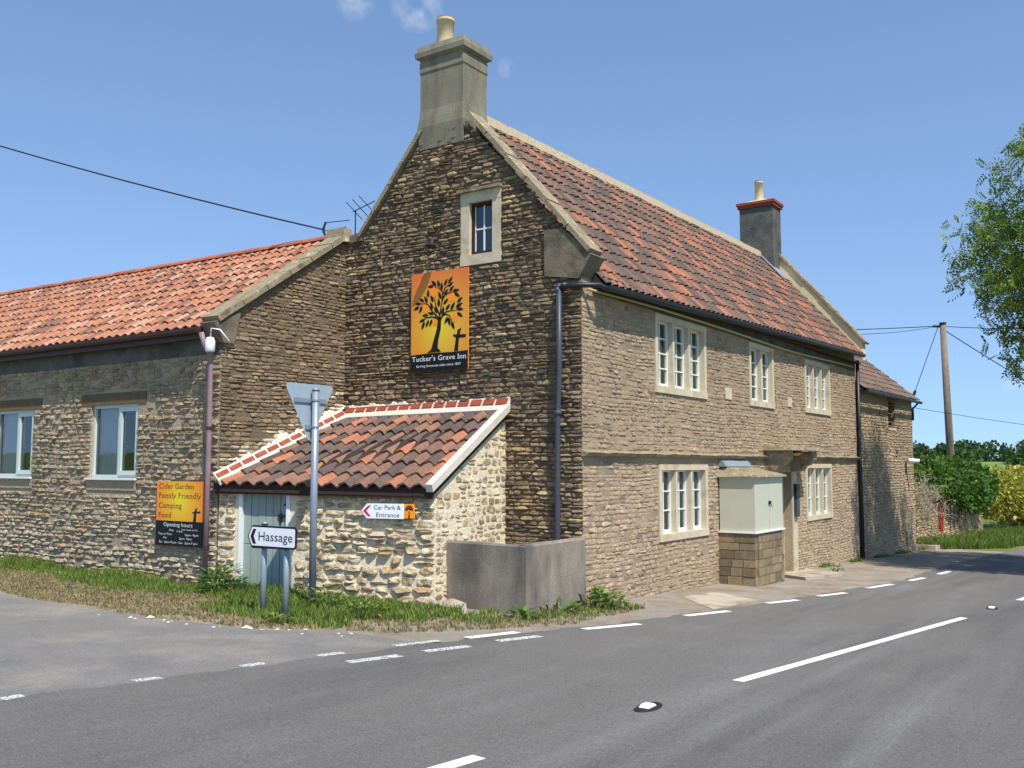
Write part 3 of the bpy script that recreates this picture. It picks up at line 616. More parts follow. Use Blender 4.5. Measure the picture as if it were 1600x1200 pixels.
dp = MB().tube([(-.12, .32, 4.50), (-.12, .32, 3.2), (-.12, .35, 2.45), (-.12, .36, .6), (-.12, .36, -.15)], .042, 12).build('downpipe', M['slate_pipe'], inn, True)
for z in (4.36, 2.52): MB().tube([(-.12, .345, z), (-.12, .345, z+.02), (-.12, .345, z+.06), (-.12, .345, z+.08)], [.044, .06, .06, .044], 12).build('pipe_collar', M['slate_pipe'], dp, True)
b = MB(); pts = []; 
for i in range(41):
    t = i/40; x = 0.1+14.7*t; pts.append((x, -.06-.01*math.sin(t*17), 4.41+0.05*t+0.035*math.sin(t*7.5)))
b.tube(pts, .022, 6); b.build('wall_cable', M['cable'], inn, True)
MB().tube([(15.2, -.07, 4.7), (15.2, -.07, 2), (15.22, -.07, -1.0)], .05, 10).build('downpipe', M['black_plastic'], inn, True)

# boarded bay on a dressed stone plinth
BX0, BX1, BY = 5.12, 6.68, -0.72
hut = empty('boarded_bay', (5.9, -0.36, gz(5.9, -.4)), 'sage painted boarded box on a block stone plinth against the inn front', 'bay')
MB().box((BX0+.012, BY+.012, -0.8), (BX1-.012, 0.02, 0.52)).build('plinth_core', M['front_mortar'], hut)
r9 = random.Random(9); z = -0.62
while z < 0.50:
    h = min(r9.uniform(.13, .19), 0.515-z)
    if h < .05: break
    for (ax, lo, hi) in (('y', BY, 0.0), ('x', BX0+.14, BX1)):
        u = lo
        while u < hi-.02:
            w_ = r9.uniform(.22, .42); e = min(u+w_, hi)
            if hi-e < .1: e = hi
            c = lerp(S(112, 100, 80), S(148, 132, 104), r9.random()); c = S(146, 129, 96) if r9.random() < .14 else c; j = r9.uniform(0, .012)
            if ax == 'y': MB().box((BX0-.006-j, u+.006, z+.006), (BX0+.13, e-.006, z+h-.006), c).build('stone_block', M['stone'], hut)
            else: MB().box((u+.006, BY-.006-j, z+.006), (e-.006, BY+.13, z+h-.006), c).build('stone_block', M['stone'], hut)
            u = e
    z += h
MB().box((BX0-.04, BY-.04, .518), (BX1+.03, 0, .545)).build('sill', M['white_paint'], hut)
MB().box((BX0, BY+.002, .546), (BX0+.03, -0.03, 1.56)).build('board', M['sage_paint'], hut)
xm = BX0+.78; f1 = MB().box((BX0+.002, BY-.002, .547), (xm-.004, BY+.028, 1.56)).build('board', M['sage_paint'], hut)
f2 = MB().box((xm+.004, BY-.004, .547), (BX1-.002, BY+.026, 1.56)).build('board', M['sage_paint'], hut)
MB().box((BX1-.03, BY+.03, .547), (BX1, -.02, 1.56)).build('board', M['sage_paint'], hut)
MB().box((xm-.05, BY-.03, 1.04), (xm+.05, BY-.004, 1.10)).tube([(xm+.02, BY-.03, 1.06), (xm+.02, BY-.05, .98)], .008, 6).build('hasp', M['iron'], hut)
MB().hexa([(BX0-.07, BY-.08, 1.562), (BX1+.06, BY-.08, 1.562), (BX1+.06, 0, 1.562), (BX0-.07, 0, 1.562), (BX0-.06, BY-.07, 1.60), (BX1+.05, BY-.07, 1.60), (BX1-.1, -.002, 1.78), (BX0+.16, -.002, 1.78)]).build('stone_roof', M['coping'], hut)
MB().hexa([(BX0+.05, -.16, 1.76), (BX1-.15, -.16, 1.76), (BX1-.1, -.003, 1.76), (BX0+.05, -.003, 1.76), (BX0+.05, -.10, 1.86), (BX1-.15, -.10, 1.86), (BX1-.1, -.003, 1.89), (BX0+.05, -.003, 1.89)]).build('lead_flashing', M['lead'], hut)

# doorway with a stone hood
d0, d1, dz0, dz1 = door_op
MB().fbox(FF, d1+.002, d1+.30, dz0-.2, 1.70, -.30, .03).fbox(FF, d0-.28, d0-.002, dz0-.2, 1.70, -.30, .03).build('door_jamb', M['dressed'], inn)
door = MB().fbox(FF, d0+.07, d1-.07, dz0+.03, dz1-.06, -.36, -.31).build('door', M['door_paint'], inn)
MB().fbox(FF, d0, d0+.07, dz0, dz1, -.38, -.28).fbox(FF, d1-.07, d1, dz0, dz1, -.38, -.28).fbox(FF, d0+.07, d1-.07, dz1-.06, dz1, -.38, -.28).build('door_frame', M['white_paint'], door)
MB().fbox(FF, d0+.14, d0+.17, .4, .55, -.31, -.27).build('door_handle', M['iron'], door)
MB().fbox(FF, d0-.1, d1+.25, dz0-.3, dz0+.02, -.35, .16).build('door_step', M['slab'], inn)
b = MB(); HX0, HX1 = 7.62, 9.98
b.hexa([(HX0, -.62, 2.10), (HX1, -.62, 2.12), (HX1, .0, 2.12), (HX0, .0, 2.10), (HX0+.02, -.60, 2.16), (HX1-.02, -.60, 2.18), (HX1-.02, 0, 2.21), (HX0+.02, 0, 2.19)]); hood = b.build('door_hood', M['coping'], inn)
for x in (7.72, 9.42):
    pr = [(0, 2.098), (-.52, 2.098), (-.52, 1.92), (-.40, 1.80), (-.30, 1.76), (-.24, 1.66), (0, 1.64)]; v = [(x, y, z) for y, z in pr]+[(x+.30, y, z) for y, z in pr]; k = len(pr)
    MB().add(v, [tuple(range(k)), tuple(reversed(range(k, 2*k)))]+[(i, k+i, k+(i+1) % k, (i+1) % k) for i in range(k)]).build('hood_bracket', M['coping'], hood)
lp = empty('porch_lamp', (8.75, -.35, 2.0), 'small amber bulkhead lamp under the stone door hood', 'lamp')
MB().tube([(8.75, -.35, 2.098), (8.75, -.35, 2.06)], .13, 16).build('base', M['iron'], lp)
MB().tube([(8.75, -.35, 2.06), (8.75, -.35, 2.03), (8.75, -.35, 2.0)], [.12, .11, .05], 16).build('glass_dome', M['lamp_amber'], lp, True)
bx = empty('menu_box', (9.6, -.05, 1.0), 'narrow black notice case on the doorway jamb', 'notice case')
MB().fbox(FF, 9.50, 9.72, 1.02, 1.36, .035, .11).build('upper_case', M['black_plastic'], bx); MB().fbox(FF, 9.50, 9.72, .62, 1.01, .035, .10).build('lower_case', M['slate_pipe'], bx)

# ------------------------------------------------------------------ left wing
WX, WY = -2.69, 4.82; WEND = 18.0
wing = empty('stone_wing', (-1.0, 9, gz(-2.7, 8)), 'low stone wing with orange pantile roof running left from the inn gable', 'building')
LF = Frame((WX, WEND, 0), (0, -1, 0)); YL = lambda y: WEND-y
EF = Frame((WX, WY, 0), (1, 0, 0))
w_ops = [(YL(8.22), YL(6.88), 1.57, 2.80), (YL(11.42), YL(10.05), 1.57, 2.80)]
lint = [(YL(8.50), YL(6.66), 2.80, 3.0), (YL(11.7), YL(9.78), 2.80, 3.0)]
under = [(YL(8.28), YL(6.86), 1.36, 1.57), (YL(11.45), YL(10.0), 1.36, 1.57)]
lw_ = wall_panel('long_wall', LF, [(0, 3.95), (YL(WY), 3.95)], -.5, w_ops, M['wing_mortar'], wing, .14)
ew = wall_panel('end_wall', EF, [(0, 4.02), (2.69, 5.84)], -.5, [], M['gable_mortar'], wing)
MB().box((.1, WY+.3, -.3), (2.9, WEND, 3.9)).box((WX+.2, WEND-.02, -.3), (2.8, WEND, 4)).build('rear_wall', M['wing_mortar'], wing)
def pal_wing(u, z, r):
    k = 0.5+0.5*math.sin(u*1.1+z*1.6); lo = max(0, min(1, (1.5-z)/1.2))
    c = lerp(S(146, 130, 105), S(180, 162, 133), r.random()); c = lerp(c, S(214, 200, 168), .55*lo)
    if r.random() < .05: c = S(180, 146, 104)
    return tuple(v*(.85+.22*k) for v in c)
def pal_end(u, z, r):
    c = lerp(S(124, 105, 83), S(156, 136, 108), r.random())
    if r.random() < .06: c = S(172, 154, 120)
    ln_ = 1.80+(u-.3)/2.37*.99
    if z < ln_+.30 and r.random() < .75*(1-max(0, z-ln_)/.34): c = S(216, 202, 172)
    return tuple(v*(.88+.2*math.sin(u*2+z)**2) for v in c)
rs = random.Random(21)
ls = make_stones(LF, [(YL(13.0), 3.52), (YL(WY), 3.52)], -.2, w_ops+lint+under, rs, (.055, .11), (.11, .28), (.008, .04), .010, pal_wing, skip=.08, rag=.28)
es = make_stones(EF, [(0, 3.98), (2.69, 5.80)], 1.4, [], rs, (.045, .085), (.10, .28), (.006, .024), .007, pal_end, skip=.08, rag=.26)
place_pieces([(lw_, ls, M['stone_wing']), (ew, es, M['stone_gable'])], 'stone', 'smaller_stones', M['stone'], wing)
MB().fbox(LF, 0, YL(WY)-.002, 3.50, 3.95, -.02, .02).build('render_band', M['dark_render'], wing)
for q in lint: MB().fbox(LF, q[0], q[1], q[2]+.002, q[3], -.05, .014).build('window_lintel', M['oak'], wing)
for q in under: MB().fbox(LF, q[0], q[1], q[2], q[3]-.03, -.05, .016).build('sill_bed', M['wing_mortar'], wing)
def upvc(op, rg):
    u0, u1, z0, z1 = op; b = MB(); t = .05
    for q in ((u0, u0+t, z0, z1), (u1-t, u1, z0, z1), (u0+t, u1-t, z0, z0+t), (u0+t, u1-t, z1-t, z1)): b.fbox(LF, *q, -.12, -.05)
    um = u0+(u1-u0)*.56; b.fbox(LF, um-.03, um+.03, z0+t, z1-t, -.119, -.051); win = b.build('window', M['upvc'], wing)
    b = MB()
    for q in ((um+.03, um+.09, z0+t, z1-t), (u1-t-.06, u1-t, z0+t, z1-t), (um+.09, u1-t-.06, z0+t, z0+t+.07), (um+.09, u1-t-.06, z1-t-.07, z1-t)): b.fbox(LF, *q, -.10, -.03)
    b.build('casement', M['upvc'], win)
    MB().fbox(LF, um+.05, um+.07, z0+.42, z0+.56, -.145, -.121).fbox(LF, um+.05, um+.12, z0+.52, z0+.55, -.16, -.145).build('window_handle', M['lamp_white'], win)
    for (p0, p1, q0, q1, d) in ((u0+t, um-.03, z0+t, z1-t, -.085), (um+.09, u1-t-.06, z0+t+.07, z1-t-.07, -.065)):
        MB().add([LF(p0, q0, d), LF(p1, q0, d), LF(p1, q1, d+.002), LF(p0, q1, d)], [(0, 1, 2, 3)]).build('pane', M['glass'], win)
    MB().fbox(LF, u0-.06, u1+.02, z0-.035, z0-.002, -.1, .06).build('window_sill', M['white_paint'], win)
    MB().add([LF(u0, z0, -.13), LF(u1, z0, -.13), LF(u1, z1, -.13), LF(u0, z1, -.13), LF(u0-.6, z0-.4, -1.5), LF(u1+.6, z0-.4, -1.5), LF(u1+.6, z1+.4, -1.5), LF(u0-.6, z1+.4, -1.5)], [(4, 5, 6, 7), (0, 1, 5, 4), (1, 2, 6, 5), (2, 3, 7, 6), (3, 0, 4, 7)]).build('room', M['room'], win)
    cb = MB(); n = 24
    for i in range(n+1):
        u = u0+(um-u0)*i/n; dd = -.17+.02*math.sin(i*1.3)
        cb.v += [tuple(LF(u, z0, dd)), tuple(LF(u, z1, dd))]
    for i in range(n): cb.f.append((2*i, 2*i+2, 2*i+3, 2*i+1)); cb.c.append(None)
    cb.build('blind', M['curtain'], win)
    return win
upvc(w_ops[0], rs); upvc(w_ops[1], rs)
# vase with a sunflower behind the far-left window
sf = empty('sunflower_vase', (-2.50, 10.42, 1.60), 'sunflower in a small pot behind the leftmost wing window', 'flower')
MB().tube([(-2.50, 10.42, 1.60), (-2.50, 10.42, 1.74)], [.035, .05], 10).build('pot', M['sage_paint'], sf)
MB().tube([(-2.50, 10.42, 1.74), (-2.51, 10.43, 1.86)], .006, 5).build('stem', mat('stem_green', S(60, 100, 40)), sf)
b = MB(); c0 = Vector((-2.53, 10.43, 1.90))
for k in range(14):
    a = 6.283*k/14; d = Vector((0, math.cos(a), math.sin(a))); e = Vector((0, -math.sin(a), math.cos(a))); b.add([c0+d*.03, c0+d*.055+e*.014+Vector((-.006, 0, 0)), c0+d*.085, c0+d*.055-e*.014], [(0, 1, 2, 3)])
b.build('petals', mat('yellow_petal', S(240, 190, 30), .7), sf); MB().tube([c0, c0+Vector((-.015, 0, 0))], .034, 12).build('flower_disc', M['dark_wood'], sf)
# wing roof
we0, we1, wr1, wr0 = (WX-.20, WEND, 3.90), (WX-.20, WY+.25, 3.90), (-0.02, WY+.25, 5.86), (-.02, WEND, 5.98)
PW = bilin(we0, we1, wr1, wr0); nw = ((Vector(we1)-Vector(we0)).cross(Vector(wr0)-Vector(we0))).normalized()
b = MB(); b.add([Vector(we0)-nw*.03, Vector(we1)-nw*.03, Vector(wr1)-nw*.03, Vector(wr0)-nw*.03, (2.9, WEND, 3.9), (2.9, WY+.3, 3.9)], [(0, 1, 2, 3), (3, 2, 5, 4), (1, 5, 2), (0, 3, 4)]); wroof = b.build('roof', M['underlay'], wing)
def pal_wroof(s, t, r):
    q = r.random()
    if q < .22: return lerp(S(118, 88, 74), S(136, 98, 80), r.random())
    if q < .88: return lerp(S(154, 106, 82), S(174, 121, 92), r.random())
    return lerp(S(180, 136, 108), S(172, 142, 122), r.random())
place_pieces([(wroof, tile_roof(PW, nw, 58, 11, random.Random(12), pal_wroof))], 'roof_tile', 'smaller_roof_tiles', M['tile'], wing)
nr = 33
for i in range(nr):
    p, q = PW((i+.02)/nr, 1), PW((i+.98)/nr, 1); v, f = half_round(p+Vector((0, 0, -.02)), q+Vector((0, 0, -.02)), .12)
    MB().add(v, f, lerp(S(160, 92, 68), S(188, 116, 88), r6.random())).build('ridge_tile', M['tile'], wroof)
# coping on the wing's end wall
a, c = Vector((WX-.12, WY, 3.97)), Vector((.02, WY, 5.86))
for i in range(6):
    p, q = a.lerp(c, (i+.012)/6), a.lerp(c, (i+.988)/6); t = (q-p).normalized(); up = Vector((-t.z, 0, t.x))*(.09+r7.uniform(-.01, .012)); v = [p+Vector((0, -.10, 0)), q+Vector((0, -.10, 0)), q+Vector((0, .30, 0)), p+Vector((0, .30, 0))]
    MB().hexa(v+[x+up for x in v]).build('coping_stone', M['coping'], wing)
MB().hexa([(WX-.05, WY-.06, 3.66), (WX+.20, WY-.06, 3.66), (WX+.20, WY+.28, 3.66), (WX-.05, WY+.28, 3.66), (WX-.20, WY-.07, 3.96), (WX+.30, WY-.07, 4.16), (WX+.30, WY+.28, 4.16), (WX-.20, WY+.28, 3.96)]).build('kneeler', M['kneeler'], wing)
MB().hexa([(-.25, WY-.12, 5.70), (.02, WY-.12, 5.76), (.02, WY+.35, 5.76), (-.25, WY+.35, 5.70), (-.2, WY-.08, 5.98), (.02, WY-.08, 5.98), (.02, WY+.3, 5.98), (-.2, WY+.3, 5.98)]).build('ridge_end_stone', M['coping'], wing)
MB().box((WX-.20, WY+.27, 3.72), (WX-.165, WEND, 3.86)).box((WX-.164, WY+.27, 3.74), (WX, WEND, 3.77)).build('fascia', M['brown_plastic'], wing)
b = MB(); n = 2
for y in (WY+.22, WEND):
    for (dx, dz) in ring: b.v.append((WX-.27+dx, y, 3.84+dz))
for k in range(5): b.f.append((k, 6+k, 7+k, 1+k)); b.c.append(None)
b.f.append((0, 1, 2, 3, 4, 5)); b.c.append(None); b.build('gutter', M['brown_plastic'], wing)
wp = MB().tube([(WX-.26, WY+.16, 3.80), (WX-.22, WY+.13, 3.62), (WX-.13, WY+.10, 3.48), (WX-.11, WY+.10, 1.8), (WX-.11, WY+.11, -.06)], .042, 12).build('downpipe', M['mauve_pipe'], wing, True)
for z in (2.32, .52): MB().tube([(WX-.11, WY+.10, z), (WX-.11, WY+.10, z+.05)], .052, 12).build('pipe_clip', M['brown_plastic'], wp)
lm = empty('outside_lamp', (WX-.14, WY-.02, 3.5), 'white outdoor lamp fixed at the corner of the wing above the downpipe', 'lamp')
MB().tube([(WX-.2, WY+.02, 3.72), (WX-.2, WY+.02, 3.66), (WX-.2, WY+.02, 3.52), (WX-.2, WY+.02, 3.50)], [.05, .075, .075, .06], 14).build('lamp_body', M['lamp_white'], lm, True)
MB().tube([(WX-.2, WY+.02, 3.70), (WX-.2, WY-.0, 3.86), (WX-.12, WY-.10, 3.84), (WX+.02, WY-.14, 3.68), (WX+.1, WY-.05, 3.66)], .012, 6).build('lamp_cable', M['lamp_white'], lm, True)

# ------------------------------------------------------------------ lean-to store
AX, AY, BX, BYY = WX+.015, WY-.02, -1.75, 1.36
shed = empty('lean_to_store', (-1.4, 3.0, gz(-1.4, 3)), 'small cream-pointed stone lean-to with pantile roof and grey-blue plank door', 'shed')
SF = Frame((AX, AY, 0), (BX-AX, BYY-AY, 0)); SL = math.hypot(BX-AX, BYY-AY)
TF = Frame((BX, BYY, 0), (1, 0, 0))
s_door = (.36, 1.24, -.30, 1.40)
sw = wall_panel('front_wall', SF, [(0, 1.46), (SL, 1.46)], -.6, [s_door], M['cream_mortar'], shed, .14)
tw = wall_panel('side_wall', TF, [(0, 1.44), (-BX, 2.58)], -.6, [], M['cream_mortar'], shed)
def pal_shed(u, z, r):
    c = lerp(S(164, 144, 112), S(204, 186, 152), r.random())
    if r.random() < .06: c = S(186, 154, 108)
    if r.random() < .15: c = S(150, 128, 98)
    return c
def pal_shed2(u, z, r):
    return lerp(S(140, 124, 100), S(180, 162, 130), r.random()) if r.random() > .05 else S(196, 164, 108)
rk = random.Random(31)
ss = make_stones(SF, [(0, 1.40), (SL, 1.40)], -.35, [(s_door[0]-.06, s_door[1]+.10, -1, 1.5)], rk, (.08, .15), (.16, .36), (.015, .06), .014, pal_shed, rag=.3, skip=.08)
s2_ = make_stones(TF, [(0.02, 1.42), (-BX, 2.52)], -.2, [], rk, (.08, .15), (.10, .24), (.006, .016), .02, pal_shed2, rag=.34, skip=.08)
place_pieces([(sw, ss), (tw, s2_)], 'stone', 'smaller_stones', M['stone_shed'], shed)
# plank door
u0, u1, z0, z1 = s_door; b = MB(); b.fbox(SF, u0, u0+.06, z0, z1, -.12, .012); b.fbox(SF, u1-.06, u1, z0, z1, -.12, .012); b.fbox(SF, u0+.06, u1-.06, z1-.05, z1, -.12, .012)
sdoor = b.build('door', M['white_paint'], shed)
for k in range(6):
    a_ = u0+.062+(u1-u0-.124)*k/6; c_ = u0+.062+(u1-u0-.124)*(k+1)/6; j = rk.uniform(-.004, .004)
    MB().fbox(SF, a_+.004, c_-.004, .62, z1-.055, -.08, -.045+j).build('plank', M['door_paint'], sdoor); MB().fbox(SF, a_+.004, c_-.004, z0+.02, .612, -.08, -.045+j).build('plank', M['door_paint'], sdoor)
MB().fbox(SF, u0+.06, u1-.06, z0, z1-.05, -.11, -.085).build('door_back', M['dark_wood'], sdoor)
MB().fbox(SF, u1-.22, u1-.03, 1.02, 1.05, -.04, -.015).fbox(SF, u1-.20, u1-.16, .94, 1.07, -.04, -.02).build('latch', M['iron'], sdoor); MB().tube([SF(u1-.10, 1.20, -.05), SF(u1-.10, 1.20, -.02)], .02, 8).build('door_knob', M['iron'], sdoor)
# roof of the lean-to
q0, q1, q2, q3 = (WX-.12, WY-.06, 1.50), (BX-.14, BYY-.06, 1.46), (-.03, BYY-.06, 2.66), (-.03, WY-.06, 2.62)
PS = bilin(q0, q1, q2, q3); nsn = ((Vector(q1)-Vector(q0)).cross(Vector(q3)-Vector(q0))).normalized()
b = MB(); dn = Vector((0, 0, -.04)); PS_ = PS; PS = (lambda s_, t_: PS_(s_, t_)-nsn*.075); b.add([PS(0, 0), PS(1, 0), PS(1, 1), PS(0, 1), PS(0, 0)+dn, PS(1, 0)+dn, PS(1, 1)+dn, PS(0, 1)+dn], [(0, 1, 2, 3), (4, 7, 6, 5), (0, 4, 5, 1), (1, 5, 6, 2), (2, 6, 7, 3), (3, 7, 4, 0)]); sroof = b.build('roof', M['underlay'], shed); PS = PS_
def pal_shedroof(s, t, r):
    q = r.random()
    if q < .42: return lerp(S(88, 77, 71), S(108, 91, 81), r.random())
    if q < .84: return lerp(S(122, 94, 79), S(142, 106, 87), r.random())
    return lerp(S(160, 108, 82), S(176, 115, 87), r.random())
P2 = lambda s, t: PS(.01+s*.975, t*.955)
place_pieces([(sroof, tile_roof(P2, nsn, 15, 7, random.Random(13), pal_shedroof, amp=.03, thick=.026, lift=.045, seg=10))], 'roof_tile', 'smaller_roof_tiles', M['tile'], shed)
# mortar verge on the right, brick flashing at top and left
e1, e2 = PS(1, 0), PS(1, 1); v = [e1+Vector((-.01, -.03, -.045)), e1+Vector((-.01, .09, -.045)), e2+Vector((0, .09, -.045)), e2+Vector((0, -.03, -.045))]
MB().hexa([v[0], v[3], v[2], v[1]]+[x+nsn*.115 for x in (v[0], v[3], v[2], v[1])]).build('verge_mortar', M['cement'], shed)
b = MB(); t1, t0 = PS(1, .965)+nsn*.03, PS(0, .965)+nsn*.03; tv = PS(1, 1)-PS(1, .93)
k1, k0 = Vector((-.004, q2[1]-.02, 2.66+.20)), Vector((-.004, q3[1], 2.62+.20))
b.add([t0, t1, k1, k0, t0-nsn*.06, t1-nsn*.06, k1-Vector((0, 0, .2)), k0-Vector((0, 0, .2))], [(0, 1, 2, 3), (0, 4, 5, 1), (1, 5, 6, 2), (3, 7, 4, 0)]); b.build('top_flaunching', M['cement'], shed)
nb = 14
for i in range(nb):
    def pp(s, t): return (t0.lerp(t1, s)).lerp(k0.lerp(k1, s), t)
    s0_, s1_ = (i+.08)/nb, (i+.92)/nb; nn = Vector((-.75, 0, .65)); v = [pp(s0_, .38), pp(s1_, .38), pp(s1_, .80), pp(s0_, .80)]
    MB().hexa([x-nn*.01 for x in v]+[x+nn*.016 for x in v]).build('brick', M['red_brick'], shed)
l0, l1 = PS(0, 0)+nsn*.05, PS(0, .97)+nsn*.05
b = MB(); v = [l0+Vector((.0, -.13, 0)), l1+Vector((0, -.13, 0)), l1+Vector((0, .02, .12)), l0+Vector((0, .02, .12))]
b.add(v+[x-nsn*.07 for x in v], [(0, 1, 2, 3), (0, 4, 5, 1), (3, 7, 4, 0), (1, 5, 6, 2), (2, 6, 7, 3)]); b.build('side_flaunching', M['cement'], shed)
for i in range(11):
    p, q = (i+.08)/11, (i+.92)/11; v2 = [v[0].lerp(v[1], p).lerp(v[3].lerp(v[2], p), .30), v[0].lerp(v[1], q).lerp(v[3].lerp(v[2], q), .30), v[0].lerp(v[1], q).lerp(v[3].lerp(v[2], q), .75), v[0].lerp(v[1], p).lerp(v[3].lerp(v[2], p), .75)]
    nn = (v2[1]-v2[0]).cross(v2[3]-v2[0]).normalized(); nn = nn if nn.z > 0 else -nn
    MB().hexa([x-nn*.01 for x in v2]+[x+nn*.014 for x in v2]).build('brick', M['red_brick'], shed)
# splashes of pale lime on the gable and wing wall above the flashing
b = MB(); rl = random.Random(3)
def lime(Fr, u0, u1, zf, h):
    n = 70; ph_ = rl.uniform(0, 6); hh = [h*max(.04, .42+.32*math.sin(i*.23+ph_)+.22*math.sin(i*.61+ph_*2)+.12*math.sin(i*1.7)+rl.uniform(-.1, .1)) for i in range(n+1)]
    lo = [Fr(u0+(u1-u0)*i/n, zf(i/n), .05) for i in range(n+1)]; mi_ = [Fr(u0+(u1-u0)*i/n, zf(i/n)+hh[i]*.7, .040) for i in range(n+1)]; hi = [Fr(u0+(u1-u0)*i/n, zf(i/n)+hh[i], .0) for i in range(n+1)]; lo2 = [Fr(u0+(u1-u0)*i/n, zf(i/n), -.01) for i in range(n+1)]
    for i in range(n): b.add([lo[i], lo[i+1], mi_[i+1], mi_[i], hi[i+1], hi[i], lo2[i], lo2[i+1]], [(0, 1, 2, 3), (3, 2, 4, 5), (6, 7, 1, 0)])
lime(GF, YG(4.8), YG(3.2), lambda t: 2.78+.02*t, .09); lime(EF, .30, 2.67, lambda t: 1.80+t*.99, .13)
b.build('lime_smear', M['cement'], shed)
f0, f1 = Vector(q0)+Vector((.03, .05, 0)), Vector(q1)+Vector((.03, .02, 0)); dd = Vector((.03, .008, 0))
MB().hexa([f0+Vector((0, 0, -.14)), f1+Vector((0, 0, -.14)), f1+dd+Vector((0, 0, -.14)), f0+dd+Vector((0, 0, -.14)), f0+Vector((0, 0, .02)), f1+Vector((0, 0, .02)), f1+dd+Vector((0, 0, .02)), f0+dd+Vector((0, 0, .02))]).build('fascia', M['dark_wood'], shed)

# ------------------------------------------------------------------ concrete tank by the corner
tank = empty('concrete_tank', (-.8, .6, gz(-.8, .6)), 'low weathered concrete enclosure between the lean-to and the inn corner', 'enclosure')
def jag(b, pts, z0, z1, th, rg, n=14):
    """a cast wall with slightly uneven arrises along a line"""
    a, c = Vector(pts[0]), Vector(pts[1]); t = (c-a).normalized(); s = Vector((t.y, -t.x, 0)); base = len(b.v)
    for i in range(n+1):
        p = a.lerp(c, i/n); j1, j2 = rg.uniform(-.008, .008), rg.uniform(-.012, .006)
        for (o, z) in ((0, z0), (j1*.5, z1-.03), (-.018, z1+j2), (-th+.015, z1+j2), (-th, z1-.03), (-th, z0)): b.v.append(tuple(p+s*o+Vector((0, 0, z))))
    for i in range(n):
        for k in range(5): b.f.append((base+6*i+k, base+6*i+6+k, base+6*i+7+k, base+6*i+1+k)); b.c.append(None)
    b.f.append(tuple(base+k for k in range(6))); b.f.append(tuple(base+6*n+k for k in reversed(range(6)))); b.c += [None, None]
rt = random.Random(2); b = MB(); jag(b, ((-1.48, 1.36, 0), (-1.55, -.03, 0)), -.5, .73, .12, rt); b.build('left_side', M['concrete'], tank)
b = MB(); jag(b, ((-1.535, -.032, 0), (-.005, -.05, 0)), -.5, .735, .12, rt); b.build('front_side', M['concrete'], tank)
MB().box((-1.45, .1, -.4), (-.01, 1.34, .35)).build('infill', M['dirt'], tank)

# ------------------------------------------------------------------ barn beyond
barn = empty('stone_barn', (18.8, 2.5, gz(18.8, 0)), 'taller-walled stone barn at the far end of the inn with a dark tiled roof', 'barn')
BF = Frame((15.36, 0, 0), (1, 0, 0)); BL = 22.3-15.36
vent = (3.55, 4.45, 2.95, 3.78)
bw = wall_panel('front_wall', BF, [(0, 4.0), (BL, 4.08)], -1.6, [vent], M['front_mortar'], barn, .25)
MB().add([(22.3, 0, -1.8), (22.3, 5.4, -1.8), (22.3, 5.4, 4.05), (22.3, 2.7, 6.5), (22.3, 0, 4.06)], [(0, 1, 2, 3, 4)]).build('end_wall', M['front_mortar'], barn)
def pal_barn(u, z, r): return tuple(v*(.9+.15*math.sin(u+z*2)) for v in lerp(S(150, 130, 98), S(186, 164, 124), r.random()))
bs = make_stones(BF, [(0, 3.95), (BL, 4.02)], -1.3, [vent], random.Random(41), (.07, .11), (.14, .32), (.008, .03), .012, pal_barn)
place_pieces([(bw, bs)], 'stone', 'smaller_stones', M['stone_front'], barn, limit=0)
e = [(15.33, -.22, 3.93), (22.5, -.22, 3.98), (22.5, 2.7, 6.5), (15.33, 2.7, 6.45)]; PB = bilin(*e); nbn = ((Vector(e[1])-Vector(e[0])).cross(Vector(e[3])-Vector(e[0]))).normalized()
b = MB(); b.add([Vector(x)-nbn*.04 for x in e]+[(15.33, 5.6, 3.9), (22.5, 5.6, 3.9)], [(0, 1, 2, 3), (3, 2, 5, 4), (1, 5, 2), (0, 3, 4)]); broof = b.build('roof', M['underlay'], barn)
def pal_barnroof(s, t, r): return lerp(S(92, 80, 72), S(126, 104, 88), r.random())
place_pieces([(broof, tile_roof(PB, nbn, 30, 12, random.Random(14), pal_barnroof))], 'roof_tile', 'smaller_roof_tiles', M['tile'], barn, limit=0)
v0, v1, v2, v3 = vent
for i in range(6): z = v2+.05+i*.13; MB().fbox(BF, v0+.03, v1-.03, z, z+.035, -.12, -.04).build('louvre_slat', M['oak'], barn)
MB().fbox(BF, v0-.05, v1+.05, v3, v3+.12, -.2, .03).build('vent_lintel', M['oak'], barn); MB().fbox(BF, v0, v1, v2, v3, -.5, -.24).build('vent_back', M['iron'], barn); MB().fbox(BF, v0-.03, v1+.03, v2-.07, v2, -.2, .035).build('vent_sill', M['dressed'], barn)
MB().fbox(BF, 4.45, 4.55, 2.05, 2.28, -.02, .034).build('wall_slit', M['iron'], barn)
MB().tube([(15.3, -.30, 3.86), (22.4, -.30, 3.9)], .05, 8).build('gutter', M['black_plastic'], barn)
MB().tube([(22.2, -.25, 3.9), (22.2, -.06, 3.7), (22.2, -.06, 3.3)], .04, 8).build('gutter_outlet', M['black_plastic'], barn)
cc = empty('security_camera', (21.0, -.2, 1.9), 'white bullet security camera on the barn wall', 'camera')
MB().fbox(BF, 5.58, 5.66, 1.55, 1.9, .03, .06).build('bracket', M['iron'], cc); MB().tube([(21.0, -.12, 1.95), (21.15, -.42, 1.92)], .07, 10).build('housing', M['lamp_white'], cc); MB().tube([(21.15, -.42, 1.92), (21.2, -.54, 1.90)], .075, 10).build('lens_hood', M['iron'], cc)

